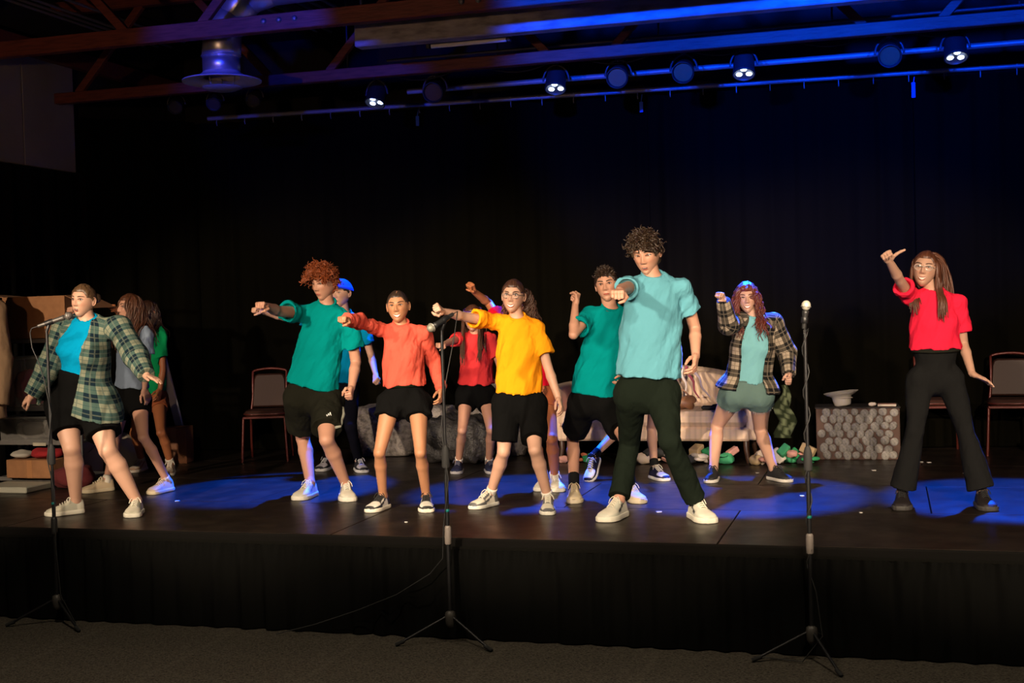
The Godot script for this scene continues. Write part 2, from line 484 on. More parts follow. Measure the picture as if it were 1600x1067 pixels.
	# lighting pipes and curtain track
	for e in [["lighting_pipe", Vector3(-6.6, 3.60, -3.6), Vector3(3.4, 3.60, -3.6), 0.024, "black lighting pipe carrying the row of stage lamps"], ["curtain_track", Vector3(-6.7, 3.44, -4.46), Vector3(4.4, 3.44, -5.20), 0.022, "steel curtain track above the black back curtain"], ["lighting_pipe", Vector3(-4.3, 3.46, -3.95), Vector3(3.4, 3.46, -3.95), 0.026, "lower steel pipe behind the row of stage lamps"], ["cable_rail", Vector3(-4.3, 3.66, -3.45), Vector3(3.4, 3.66, -3.45), 0.014, "thin cable rail just above the row of stage lamps"]]:
		g = Geo.new()
		g.tube([e[1], e[2]], [e[3]], 10)
		tag(part(e[0], g, steel if e[0] != "cable_rail" else dull, self), e[4], "pipe")
	# hooks that carry the curtain
	g = Geo.new()
	g.tube([Vector3(0, 0.03, 0), Vector3(0, -0.02, 0.012), Vector3(0, -0.05, 0)], [0.005], 6)
	g.box(Vector3(0, 0.035, 0), Vector3(0.02, 0.03, 0.04), 0.004)
	var hook := part("curtain_hook", g, steel, self, Vector3(-6.6, 3.41, -4.467))
	tag(hook, "small metal hook holding the back curtain on its track", "hook", "curtain hooks")
	for k in range(1, 36):
		var o := hook.duplicate()
		named(o, "curtain_hook")
		o.position = Vector3(-6.6 + k * 0.31, 3.41, -4.467 - 0.0667 * k * 0.31)
		add_child(o)
	# hanging rods between the roof and the pipes
	for k in 7:
		g = Geo.new()
		g.tube([Vector3.ZERO, Vector3(0, 0.92, 0)], [0.009], 6)
		g.box(Vector3(0, 0.01, 0), Vector3(0.05, 0.04, 0.06), 0.005)
		tag(part("hanging_rod", g, dull, self, Vector3(-6.2 + k * 1.45, 3.60, -3.6)), "dark threaded rod hanging the lighting pipe from the roof", "rod", "pipe hangers")
	# lamps
	var xs := [-4.47, -2.77, -1.13, 0.56]
	var who := ["lit three-lens stage lamp above the redheaded boy", "lit three-lens stage lamp above the boy in dark teal", "lit three-lens stage lamp above the plaid-shirted woman", "lit three-lens stage lamp at the upper right, above the girl in red"]
	for k in 4:
		par_can("led_par", who[k], "lit stage lamps on the back pipe", Vector3(xs[k], 3.56, -3.6), Vector3(xs[k] + [-0.3, 0.1, 0.1, 0.25][k], 0.0, -1.95), true, Color(0.72, 0.80, 1.0), 7.0, Color(0.0, 0.33, 1.0), 190.0, 15.0)
	var dim := [["unlit round stage lamp right of the leftmost lit lamp", -3.9, 0.05], ["unlit round stage lamp with a brownish lens, left one of the middle pair", -2.21, 0.10], ["unlit round stage lamp with a brownish lens, right one of the middle pair", -1.64, 0.10], ["unlit round stage lamp left of the rightmost lit lamp", 0.05, 0.06]]
	for e in dim:
		par_can("par_can", e[0], "", Vector3(e[1], 3.56, -3.6), Vector3(e[1] + 0.2, 1.6, 1.0), false, Color.BLACK, 0.0, Color.BLACK, 0.0, 1.0, Color(0.26, 0.17, 0.09) * (e[2] / 0.10))
	for k in 3:
		par_can("par_can", ["small unlit stage lamp hung low below the duct", "small unlit stage lamp below the duct, second along", "small unlit stage lamp below the duct, third along"][k], "", Vector3(-6.55 + k * 0.42, 3.58, -3.6), Vector3(-5.5, 1.0, 0.0), false, Color.BLACK, 0.0, Color.BLACK, 0.0, 1.0, Color(0.06, 0.055, 0.05), 0.75)
	# a cable looped along the pipe
	for k in 6:
		g = Geo.new()
		var pts := []
		for j in 9: pts.append(Vector3(-4.4 + k * 0.9 + j * 0.1, 3.585 - 0.10 * sin(PI * j / 8.0), -3.56))
		g.tube(pts, [0.007], 6)
		tag(part("lamp_cable", g, flat_mat(Color(0.012, 0.012, 0.014), 0.6), self), "black power cable looped below the lighting pipe, %s from the left" % ["first", "second", "third", "fourth", "fifth", "sixth"][k], "cable", "lamp cables")

# ---------------------------------------------------------------- furniture and props
func stacking_chair(at: Vector3, turn: float, label: String) -> void:
	var root := thing("stacking_chair", label, "chair", at, turn)
	var frame := flat_mat(Color(0.10, 0.016, 0.011), 0.35, 0.2)
	var vinyl := StandardMaterial3D.new()
	vinyl.albedo_color = Color(0.045, 0.020, 0.015).linear_to_srgb()
	vinyl.roughness = 0.42
	vinyl.metallic_specular = 0.26
	# back hoop, running down into the rear legs
	var g := Geo.new()
	var pts := []
	for k in 25:
		var f := k / 24.0
		var a := PI * f
		var x := -0.19 * cos(a) * (1.0 if absf(cos(a)) < 0.7 else 1.0)
		pts.append(Vector3(signf(-cos(a)) * minf(absf(cos(a)) * 0.30, 0.165 + 0.0), 0.60 + 0.27 * pow(sin(a), 0.5), -0.22 - 0.06 * sin(a)))
	g.tube([Vector3(-0.185, 0.43, -0.19)] + pts + [Vector3(0.185, 0.43, -0.19)], [0.0125], 8)
	part("back_frame", g, frame, root)
	for s in [-1.0, 1.0]:
		g = Geo.new(); g.tube([Vector3(s * 0.185, 0.43, -0.19), Vector3(s * 0.195, 0.2, -0.225), Vector3(s * 0.20, 0.0, -0.26)], [0.0125], 8)
		part("leg", g, frame, root)
		g = Geo.new(); g.tube([Vector3(s * 0.195, 0.42, 0.18), Vector3(s * 0.205, 0.2, 0.20), Vector3(s * 0.215, 0.0, 0.215)], [0.0125], 8)
		part("leg", g, frame, root)
		g = Geo.new(); g.tube([Vector3(s * 0.185, 0.43, -0.19), Vector3(s * 0.195, 0.42, 0.18)], [0.011], 8)
		part("seat_rail", g, frame, root)
	# cushions: puffed pads with piping
	g = Geo.new()
	var out := []
	for k in 28:
		var a := TAU * k / 28.0
		out.append(Vector2(signf(cos(a)) * pow(absf(cos(a)), 0.45) * 0.205, signf(sin(a)) * pow(absf(sin(a)), 0.45) * 0.20))
	g.slab(out, -0.055, 0.0, Transform3D(Basis(Vector3.RIGHT, Vector3.BACK, Vector3.DOWN), Vector3(0, 0.43, 0.0)), 0.022)
	var seat := part("seat", g, vinyl, root)
	g = Geo.new()
	var pip := []
	for p in out: pip.append(Vector3(p.x * 1.0, 0.452, p.y * 1.0))
	g.tube(pip, [0.006], 6, Color.WHITE, true)
	part("piping", g, frame, seat)
	g = Geo.new()
	g.box(Vector3(0, 0.422, 0.196), Vector3(0.40, 0.022, 0.012), 0.004)
	part("front_trim", g, frame, seat)
	g = Geo.new()
	var bo := [Vector2(-0.175, -0.16), Vector2(-0.165, -0.17), Vector2(0.165, -0.17), Vector2(0.175, -0.16), Vector2(0.158, 0.10), Vector2(0.140, 0.145), Vector2(0.11, 0.16), Vector2(-0.11, 0.16), Vector2(-0.140, 0.145), Vector2(-0.158, 0.10)]
	g.slab(bo, -0.022, 0.028, Transform3D(Basis(Vector3.RIGHT, -0.13), Vector3(0, 0.66, -0.235)), 0.016)
	part("backrest", g, vinyl, root)

func furniture() -> void:
	stacking_chair(Vector3(-5.80, 0, -3.80), 0.32, "dark red stacking chair with brown vinyl pads, alone at the left of the stage")
	stacking_chair(Vector3(1.02, 0, -4.52), -0.05, "dark red stacking chair at the right edge, beside the girl's open hand")
	stacking_chair(Vector3(0.42, 0, -4.56), 0.15, "dark red stacking chair seen between the legs of the thumbs-up girl")
	sofa()
	pebble_box()
	rocks()
	shelf()
	mic_stand(Vector3(-5.33, -0.61, 0.17), 0, "black microphone stand at the left, in front of the woman in green plaid")
	mic_stand(Vector3(-2.57, -0.61, 0.17), 1, "black microphone stand between the girl in coral and the girl in yellow")
	mic_stand(Vector3(-0.445, -0.61, 0.17), 2, "black microphone stand at the right, beside the pebble-fronted box")

func sofa() -> void:
	var root := thing("sofa", "cream striped camelback sofa behind the dancers", "sofa", Vector3(-2.02, 0, -4.06))
	var fab := StandardMaterial3D.new()
	var im := Image.create(128, 8, false, Image.FORMAT_RGB8)
	for x in 128:
		for y in 8:
			var k := 0.93 + 0.07 * sin(x * TAU / 32.0) + (0.05 if x % 16 < 3 else 0.0)
			im.set_pixel(x, y, Color(0.80 * k, 0.58 * k, 0.41 * k).linear_to_srgb())
	fab.albedo_texture = ImageTexture.create_from_image(im)
	fab.uv1_triplanar = true
	fab.uv1_scale = Vector3(5.0, 5.0, 5.0)
	fab.roughness = 0.9
	# base and back
	var g := Geo.new()
	g.box(Vector3(0, 0.255, 0.02), Vector3(1.72, 0.12, 0.72), 0.02)
	part("base", g, fab, root)
	for s in [-1.0, 1.0]:
		g = Geo.new()
		g.box(Vector3(s * 0.425, 0.385, 0.07), Vector3(0.84, 0.14, 0.66), 0.045)
		part("seat_cushion", g, fab, root)
	g = Geo.new()
	var top := []
	for k in 31:
		var q := k / 15.0 - 1.0
		top.append(Vector2(q * 0.95, 0.60 + 0.25 * pow(maxf(0.0, cos(q * PI * 0.5)), 0.55) * 1.0))
	var outl := [Vector2(0.95, 0.25), Vector2(-0.95, 0.25)]
	outl.append_array(top)
	g.slab(outl, -0.10, 0.10, Transform3D(Basis(Vector3.RIGHT, -0.14), Vector3(0, -0.02, -0.30)), 0.05)
	part("backrest", g, fab, root)
	for s in [-1.0, 1.0]:
		g = Geo.new()
		var arm := [Vector2(-0.06, 0.20), Vector2(0.06, 0.20), Vector2(0.065, 0.50), Vector2(0.11, 0.56), Vector2(0.115, 0.63), Vector2(0.07, 0.68), Vector2(0.0, 0.69), Vector2(-0.06, 0.66)]
		var o2 := []
		for p in arm: o2.append(Vector2(p.x * s, p.y))
		g.slab(o2, -0.32, 0.36, Transform3D(Basis.IDENTITY, Vector3(s * 0.87, 0, 0)), 0.025)
		part("arm", g, fab, root)
	for x in [-0.82, 0.82]:
		for z in [-0.28, 0.32]:
			g = Geo.new()
			g.tube([Vector3(x, 0.20, z), Vector3(x, 0.12, z), Vector3(x * 1.02, 0.0, z * 1.06)], [0.028, 0.026, 0.016], 10)
			part("leg", g, flat_mat(Color(0.05, 0.022, 0.012), 0.4), root)
	# things lying on it
	g = Geo.new()
	g.ball(Vector3.ZERO, Basis.from_scale(Vector3(0.15, 0.07, 0.10)), 20, 12)
	for k in g.v.size(): g.v[k] += g.n[k] * 0.02 * sin(g.v[k].x * 40.0 + g.v[k].y * 60.0)
	var bag := part("leather_bag", g, flat_mat(Color(0.26, 0.12, 0.06), 0.45), self, Vector3(-1.80, 0.515, -3.92))
	tag(bag, "slumped brown leather bag on the sofa seat", "bag")
	g = Geo.new()
	g.tube([Vector3(-0.10, 0.04, 0.02), Vector3(-0.06, 0.11, 0.03), Vector3(0.04, 0.115, 0.03), Vector3(0.10, 0.05, 0.02)], [0.008], 6)
	part("strap", g, flat_mat(Color(0.20, 0.09, 0.045), 0.5), bag)
	g = Geo.new()
	g.box(Vector3.ZERO, Vector3(0.15, 0.035, 0.08), 0.012)
	g.ball(Vector3(0.05, 0.012, 0), Basis.from_scale(Vector3(0.04, 0.02, 0.03)), 10, 6)
	tag(part("eyeglass_case", g, flat_mat(Color(0.012, 0.012, 0.012), 0.5), self, Vector3(-1.52, 0.474, -3.86)), "small black case lying on the sofa seat", "case")
	# a ribboned scarf hanging over the back
	g = Geo.new()
	for k in 5:
		var pts := []
		for j in 9: pts.append(Vector3(-0.10 + k * 0.045 + j * 0.016 * (k - 1.0) * 0.4 + 0.012 * sin(j * 1.3 + k), 0.13 - j * 0.036, 0.006 * sin(j + k * 2.0) + 0.02))
		g.tube(pts, [0.016, 0.014, 0.014, 0.013, 0.012, 0.010, 0.009, 0.008, 0.006], 6, [Color(0.62, 0.52, 0.56), Color(0.16, 0.07, 0.20), Color(0.70, 0.60, 0.58), Color(0.35, 0.08, 0.12), Color(0.60, 0.50, 0.55)][k])
	tag(part("scarf", g, cloth_mat(), self, Vector3(-1.79, 0.70, -4.09)), "pale scarf with purple trimming draped over the sofa back", "scarf")
	g = Geo.new()
	g.ball(Vector3.ZERO, Basis.from_scale(Vector3(0.16, 0.075, 0.10)), 18, 12)
	for k in g.v.size(): g.v[k] += g.n[k] * 0.025 * sin(g.v[k].x * 50.0 + g.v[k].z * 30.0)
	tag(part("red_cloth", g, flat_mat(Color(0.50, 0.02, 0.07), 0.9), self, Vector3(-2.64, 0.53, -3.88)), "crumpled bright pink-red cloth on the left end of the sofa", "cloth")
	g = Geo.new()
	for k in 5: g.ball(Vector3(-0.09 + k * 0.045, 0.02 * (k % 2), 0.02 * (k % 3)), Basis(Vector3.UP, k) * Basis.from_scale(Vector3(0.05, 0.05, 0.035)), 10, 8, [Color(0.55, 0.5, 0.44), Color(0.35, 0.05, 0.05), Color(0.55, 0.5, 0.46), Color(0.06, 0.05, 0.05), Color(0.5, 0.45, 0.4)][k])
	tag(part("patterned_cloth", g, cloth_mat(), self, Vector3(-2.16, 0.50, -3.80)), "crumpled white and red patterned cloth on the sofa seat between the boys", "cloth")

func pebble_box() -> void:
	var root := thing("prop_box", "low prop box with a front of painted grey pebbles", "prop box", Vector3(-0.285, 0, -4.22), 0.055)
	var g := Geo.new()
	g.box(Vector3(0, 0.223, 0), Vector3(0.70, 0.446, 0.40), 0.006)
	part("body", g, flat_mat(Color(0.085, 0.046, 0.034), 0.85), root)
	rng.seed = 5
	var pts := []
	for r in 7:
		for k in 9:
			pts.append(Vector2(-0.335 + (k + (0.5 if r % 2 else 0.0)) * 0.0785 + rng.randf_range(-0.014, 0.014), 0.036 + r * 0.0625 + rng.randf_range(-0.010, 0.010)))
	var stone := []
	for k in 4:
		stone.append(rough_stuff([Color(0.09, 0.085, 0.078) * (1.0 + k * 0.12), Color(0.19, 0.175, 0.16) * (1.0 + k * 0.12), Color(0.36, 0.33, 0.30)], 0.03, 3.0, 0.7, 0.1, 0.05))
	for p in pts:
		if absf(p.x) > 0.325: continue
		g = Geo.new()
		var b := Basis(Vector3.BACK, rng.randf_range(-0.7, 0.7)) * Basis.from_scale(Vector3(rng.randf_range(0.033, 0.041), rng.randf_range(0.031, 0.047), 0.012))
		g.ball(Vector3.ZERO, b, 10, 7)
		part("pebble", g, stone[rng.randi() % 4], root, Vector3(p.x, clampf(p.y, 0.04, 0.415), 0.200))
	g = Geo.new()
	g.box(Vector3(0, 0.450, 0), Vector3(0.715, 0.012, 0.415), 0.004)
	part("lid", g, flat_mat(Color(0.02, 0.014, 0.012), 0.7), root)
	# hat lying crown down
	g = Geo.new()
	g.lathe([Vector2(0.001, 0.0), Vector2(0.060, 0.002), Vector2(0.072, 0.012), Vector2(0.080, 0.055), Vector2(0.086, 0.085), Vector2(0.120, 0.100), Vector2(0.148, 0.118), Vector2(0.150, 0.124), Vector2(0.118, 0.110), Vector2(0.080, 0.094), Vector2(0.074, 0.06), Vector2(0.062, 0.016), Vector2(0.001, 0.010)], Transform3D(Basis(Vector3.BACK, 0.12), Vector3.ZERO), 28)
	var hat := part("straw_hat", g, flat_mat(Color(0.52, 0.47, 0.41), 0.85), self, Vector3(-0.40, 0.457, -4.16))
	tag(hat, "white brimmed hat lying crown down on the pebble box", "hat")
	g = Geo.new()
	var ring := []
	for k in 24: ring.append(Vector3(cos(TAU * k / 24.0) * 0.083, 0.072, sin(TAU * k / 24.0) * 0.083))
	g.tube(ring, [0.005], 6, Color.WHITE, true)
	part("hat_band", g, flat_mat(Color(0.36, 0.31, 0.26), 0.8), hat)
	g = Geo.new()
	g.ball(Vector3.ZERO, Basis.from_scale(Vector3(0.030, 0.018, 0.022)), 12, 8)
	g.ball(Vector3(0.022, 0.004, 0.01), Basis.from_scale(Vector3(0.018, 0.014, 0.014)), 10, 8)
	tag(part("tissue", g, flat_mat(Color(0.65, 0.55, 0.47), 0.9), self, Vector3(-0.155, 0.474, -4.10)), "small crumpled white tissue on the pebble box", "tissue")
	g = Geo.new()
	g.box(Vector3.ZERO, Vector3(0.155, 0.022, 0.10), 0.004)
	var bk := part("notebook", g, flat_mat(Color(0.30, 0.15, 0.12), 0.7), self, Vector3(-0.03, 0.467, -4.12))
	tag(bk, "flat pinkish notebook on the right end of the pebble box", "book")
	g = Geo.new()
	g.box(Vector3(0.002, 0, 0.002), Vector3(0.153, 0.015, 0.100), 0.001)
	part("pages", g, flat_mat(Color(0.5, 0.45, 0.38), 0.9), bk)
	# flask by the right chair
	var fl := thing("flask", "dark metal drinking flask on the floor by the right chair", "flask", Vector3(1.20, 0, -4.28))
	g = Geo.new()
	g.lathe([Vector2(0.001, 0), Vector2(0.034, 0.0), Vector2(0.037, 0.006), Vector2(0.037, 0.165), Vector2(0.030, 0.185), Vector2(0.024, 0.19), Vector2(0.001, 0.19)], Transform3D(), 20)
	part("body", g, flat_mat(Color(0.05, 0.05, 0.05), 0.35, 0.7), fl)
	g = Geo.new()
	g.lathe([Vector2(0.001, 0.188), Vector2(0.027, 0.188), Vector2(0.027, 0.222), Vector2(0.022, 0.23), Vector2(0.001, 0.231)], Transform3D(), 18)
	part("cap", g, flat_mat(Color(0.22, 0.20, 0.18), 0.35, 0.7), fl)

func lumpy(g: Geo, size: Vector3, seedn: int, freq: float, amp: float, boxy: float, nu := 44, nv := 30, cut := 0.35) -> void:
	noise.seed = seedn
	noise.frequency = freq
	for r in nv + 1:
		var p := PI * (r + 0.01) / (nv + 0.02)
		for k in nu:
			var a := TAU * k / nu
			var d := Vector3(sin(p) * cos(a), cos(p), sin(p) * sin(a))
			d = Vector3(signf(d.x) * pow(absf(d.x), boxy), signf(d.y) * pow(absf(d.y), boxy), signf(d.z) * pow(absf(d.z), boxy))
			var q := d * size
			q += d.normalized() * (noise.get_noise_3dv(q) * amp + absf(noise.get_noise_3dv(q * 2.7)) * amp * cut)
			if q.y < -size.y * 0.96: q.y = -size.y * 0.96
			g.put(q, Vector3.UP, Color.WHITE)
	g.lattice(nv + 1, nu, 0, true)
	g.smooth(0, 0)

func rocks() -> void:
	var grey := rough_stuff([Color(0.07, 0.06, 0.055), Color(0.19, 0.165, 0.15), Color(0.34, 0.30, 0.27), Color(0.20, 0.175, 0.16)], 0.018, 1.6, 0.9, 1.2, 0.05)
	var g := Geo.new()
	lumpy(g, Vector3(0.33, 0.245, 0.20), 3, 3.0, 0.035, 0.32)
	tag(part("stone_block", g, grey, self, Vector3(-4.74, 0.237, -4.22)), "grey foam stone block standing behind the redhead's legs", "prop rock")
	g = Geo.new()
	lumpy(g, Vector3(0.20, 0.24, 0.18), 4, 3.4, 0.03, 0.40)
	tag(part("stone_block", g, grey, self, Vector3(-4.20, 0.232, -4.24)), "grey foam stone block standing behind the coral girl's legs", "prop rock")
	g = Geo.new()
	lumpy(g, Vector3(0.34, 0.36, 0.22), 12, 3.2, 0.09, 0.7)
	tag(part("boulder", g, grey, self, Vector3(-3.60, 0.346, -4.26)), "pale grey prop boulder behind the dark lump", "prop rock")
	g = Geo.new()
	lumpy(g, Vector3(0.37, 0.21, 0.20), 21, 4.5, 0.09, 0.7)
	tag(part("dark_boulder", g, rough_stuff([Color(0.012, 0.011, 0.011), Color(0.03, 0.027, 0.026), Color(0.055, 0.05, 0.048)], 0.02, 1.5, 0.55, 0.8, 0.05), self, Vector3(-3.84, 0.20, -3.74)), "dark rounded prop boulder on the floor behind the girl in coral", "prop rock")

func carton(called: String, label: String, at: Vector3, turn: float, size: Vector3, open: bool, col := Color(0.30, 0.135, 0.055)) -> Node3D:
	var root := thing(called, label, "box", at, turn)
	var card := rough_stuff([col * 0.85, col, col * 1.12], 0.01, 2.0, 0.85, 0.0, 0.0)
	var t := 0.006
	var g := Geo.new()
	g.box(Vector3(0, t / 2, 0), Vector3(size.x, t, size.z), 0.001)
	for s in [-1.0, 1.0]:
		g.box(Vector3(s * (size.x / 2 - t / 2), size.y / 2, 0), Vector3(t, size.y, size.z), 0.001)
		g.box(Vector3(0, size.y / 2, s * (size.z / 2 - t / 2)), Vector3(size.x - 2 * t, size.y, t), 0.001)
	part("body", g, card, root)
	if open:
		for s in [-1.0, 1.0]:
			g = Geo.new()
			g.box(Vector3(s * size.x * 0.22, 0, 0), Vector3(size.x * 0.44, t, size.z * 0.96), 0.001)
			var o := part("flap", g, card, root, Vector3(s * size.x / 2, size.y, 0))
			o.rotation.z = s * (0.10 if s < 0 else -0.42)
	else:
		g = Geo.new()
		g.box(Vector3(0, size.y + t / 2, 0), Vector3(size.x, t, size.z), 0.001)
		part("top", g, card, root)
		g = Geo.new()
		g.box(Vector3(0, size.y * 0.52, size.z / 2 + 0.001), Vector3(0.05, size.y * 1.0, 0.002), 0.0005)
		part("tape", g, flat_mat(col * 1.25, 0.35), root)
	return root

func shelf() -> void:
	var root := thing("shelf_rack", "grey metal shelf rack at the left edge, loaded with boxes and bins", "shelf", Vector3(-6.98, 0, -2.10))
	var m := flat_mat(Color(0.16, 0.15, 0.14), 0.5, 0.3)
	var g: Geo
	for y in [0.06, 0.37, 0.66, 1.24]:
		g = Geo.new()
		g.box(Vector3(0, y, 0), Vector3(0.86, 0.022, 0.42), 0.003)
		g.box(Vector3(0, y - 0.004, 0.205), Vector3(0.86, 0.035, 0.012), 0.003)
		part("shelf_board", g, m, root)
	for sx in [-1.0, 1.0]:
		for sz in [-1.0, 1.0]:
			g = Geo.new()
			g.box(Vector3(sx * 0.43, 0.64, sz * 0.205), Vector3(0.028, 1.28, 0.028), 0.004)
			part("post", g, m, root)
	g = Geo.new()
	g.box(Vector3(0.02, 0.355, 0.215), Vector3(0.13, 0.028, 0.002), 0.0005)
	part("label_strip", g, flat_mat(Color(0.42, 0.38, 0.28), 0.8), root)
	carton("cardboard_box", "large open cardboard box on top of the shelf rack", Vector3(-6.98, 1.255, -2.10), 0.0, Vector3(0.62, 0.36, 0.40), true)
	var clear := StandardMaterial3D.new()
	clear.transparency = BaseMaterial3D.TRANSPARENCY_ALPHA
	clear.albedo_color = Color(0.9, 0.88, 0.85, 0.08)
	clear.roughness = 0.12
	for e in [["clear plastic bin of red and pink costume cloth on the shelf", Vector3(-6.98, 0.672, -2.08), Vector3(0.74, 0.42, 0.38), [Color(0.32, 0.02, 0.03), Color(0.42, 0.03, 0.10), Color(0.10, 0.03, 0.02), Color(0.28, 0.03, 0.03), Color(0.09, 0.22, 0.07)]], ["clear plastic bin of pale crumpled cloth on the lower shelf", Vector3(-6.98, 0.382, -2.08), Vector3(0.74, 0.20, 0.38), [Color(0.40, 0.36, 0.30), Color(0.30, 0.27, 0.23), Color(0.42, 0.40, 0.35), Color(0.2, 0.18, 0.15), Color(0.35, 0.31, 0.26)]]]:
		var bin := thing("storage_bin", e[0], "storage bin", e[1])
		var s: Vector3 = e[2]
		g = Geo.new()
		g.box(Vector3(0, 0.004, 0), Vector3(s.x, 0.006, s.z), 0.001)
		for q in [-1.0, 1.0]:
			g.box(Vector3(q * s.x / 2, s.y / 2, 0), Vector3(0.004, s.y, s.z), 0.001)
			g.box(Vector3(0, s.y / 2, q * s.z / 2), Vector3(s.x, s.y, 0.004), 0.001)
		part("walls", g, clear, bin)
		g = Geo.new()
		for q in [-1.0, 1.0]:
			g.box(Vector3(0, s.y, q * s.z / 2), Vector3(s.x + 0.02, 0.018, 0.018), 0.004)
			g.box(Vector3(q * s.x / 2, s.y, 0), Vector3(0.018, 0.018, s.z), 0.004)
		part("rim", g, flat_mat(Color(0.25, 0.24, 0.22), 0.4), bin)
		for k in 5:
			g = Geo.new()
			lumpy(g, Vector3(0.11, s.y * 0.36, 0.10), 30 + k, 12.0, 0.03, 0.9, 20, 14)
			var o := part("folded_cloth", g, flat_mat(e[3][k], 0.9), self, e[1] + Vector3(-0.22 + 0.11 * k, s.y * 0.36 + 0.012, 0.05 * (k % 2)))
			tag(o, "crumpled costume cloth inside the " + ("upper" if s.y > 0.3 else "lower") + " clear bin on the shelf", "cloth", "costume cloths in the " + ("upper" if s.y > 0.3 else "lower") + " bin")
	carton("cardboard_box", "low cardboard tray of red cloth at the foot of the shelf", Vector3(-7.02, 0.072, -2.00), 0.0, Vector3(0.46, 0.15, 0.36), false)
	g = Geo.new()
	lumpy(g, Vector3(0.13, 0.045, 0.12), 51, 9.0, 0.03, 0.9, 24, 16)
	tag(part("red_cloth", g, flat_mat(Color(0.30, 0.008, 0.012), 0.9), self, Vector3(-6.95, 0.27, -1.98)), "dark red cloth heaped on the low cardboard tray", "cloth")
	g = Geo.new()
	lumpy(g, Vector3(0.09, 0.03, 0.09), 52, 9.0, 0.02, 0.9, 20, 14)
	tag(part("paper_bag", g, flat_mat(Color(0.45, 0.42, 0.36), 0.9), self, Vector3(-7.18, 0.26, -1.95)), "pale crumpled paper on the low cardboard tray", "paper")
	g = Geo.new()
	g.box(Vector3.ZERO, Vector3(0.46, 0.05, 0.36), 0.008)
	tag(part("plastic_tray", g, flat_mat(Color(0.36, 0.35, 0.28), 0.6), self, Vector3(-7.00, 0.026, -1.62)), "flat pale plastic tray on the floor before the shelf", "tray")
	g = Geo.new()
	lumpy(g, Vector3(0.19, 0.10, 0.10), 61, 8.0, 0.04, 0.9, 24, 16)
	tag(part("dark_red_bag", g, flat_mat(Color(0.10, 0.008, 0.010), 0.9), self, Vector3(-6.55, 0.10, -1.78)), "dark red cloth bag slumped on the floor beside the shelf", "bag")
	g = Geo.new()
	g.lathe([Vector2(0.001, 0), Vector2(0.13, 0), Vector2(0.145, 0.02), Vector2(0.155, 0.34), Vector2(0.162, 0.345), Vector2(0.162, 0.36), Vector2(0.148, 0.36), Vector2(0.14, 0.03), Vector2(0.001, 0.02)], Transform3D(), 28)
	var bk := part("bucket", g, flat_mat(Color(0.50, 0.46, 0.41), 0.5), self, Vector3(-7.02, 0, -2.62))
	tag(bk, "white plastic bucket behind the plaid woman's right leg", "bucket")
	g = Geo.new()
	var pts := []
	for k in 13: pts.append(Vector3(cos(PI * k / 12.0) * 0.165, 0.33 - 0.15 * sin(PI * k / 12.0), 0.10 * sin(PI * k / 12.0) + 0.03))
	g.tube(pts, [0.005], 6)
	part("handle", g, flat_mat(Color(0.3, 0.3, 0.3), 0.4, 0.6), bk)
	g = Geo.new()
	lumpy(g, Vector3(0.14, 0.17, 0.12), 63, 7.0, 0.04, 0.8, 26, 18)
	tag(part("plastic_bag", g, flat_mat(Color(0.55, 0.48, 0.38), 0.5), self, Vector3(-6.84, 0.163, -2.98)), "pale plastic bag on the floor between the plaid woman's legs", "bag")
	carton("cardboard_box", "upright taped cardboard box below the leaning pole", Vector3(-6.62, 0, -3.52), 0.25, Vector3(0.24, 0.34, 0.24), false, Color(0.26, 0.10, 0.04))
	# aluminium pole leaning on the curtain
	var po := thing("leaning_pole", "flat grey aluminium pole leaning against the corner curtain", "pole", Vector3(-6.72, 0, -3.86))
	g = Geo.new()
	var b := Basis(Vector3.BACK, 0.30) * Basis(Vector3.RIGHT, -0.10)
	g.box(b * Vector3(0, 0.56, 0), Vector3(0.085, 1.10, 0.03), 0.006, b)
	part("profile", g, flat_mat(Color(0.66, 0.64, 0.60), 0.5), po)
	g = Geo.new()
	g.box(b * Vector3(0, 0.012, 0), Vector3(0.092, 0.035, 0.038), 0.006, b)
	part("foot", g, flat_mat(Color(0.04, 0.04, 0.04), 0.8), po)
	# a second thin dark pole
	g = Geo.new()
	g.tube([Vector3(0, 0, 0), Vector3(-0.16, 0.78, -0.10)], [0.016], 8)
	tag(part("leaning_stick", g, flat_mat(Color(0.10, 0.085, 0.08), 0.6), self, Vector3(-6.80, 0, -3.62)), "thin dark stick leaning beside the aluminium pole", "stick")
	# coat on a rail at the very left
	var coat := thing("hanging_coat", "tan coat hanging at the left edge of the stage", "coat", Vector3(-7.12, 0, -1.42))
	g = Geo.new()
	var fl := Field.new(Vector3(-0.36, 0.36, -0.2), Vector3(0.36, 1.80, 0.2), 0.012)
	fl.cone(Vector3(0, 1.62, 0), Vector3(0, 1.0, 0.01), 0.12, 0.17, 0.05, Vector3.BACK, 0.6)
	fl.cone(Vector3(0, 1.0, 0.01), Vector3(0, 0.62, 0.02), 0.17, 0.21, 0.05, Vector3.BACK, 0.6, true)
	for s in [-1.0, 1.0]:
		fl.cone(Vector3(0, 1.60, 0), Vector3(s * 0.17, 1.52, 0), 0.06, 0.065, 0.06)
		fl.cone(Vector3(s * 0.17, 1.52, 0), Vector3(s * 0.235, 1.10, 0.03), 0.065, 0.058, 0.04)
		fl.cone(Vector3(s * 0.235, 1.10, 0.03), Vector3(s * 0.22, 0.74, 0.07), 0.058, 0.05, 0.03, Vector3.ZERO, 1.0, true)
	noise.seed = 8; noise.frequency = 7.0
	fl.folds(noise, 0.018, Vector3.UP, 3.5)
	fl.into(g, Color.WHITE)
	part("cloth", g, flat_mat(Color(0.25, 0.155, 0.085), 0.9), coat)
	g = Geo.new()
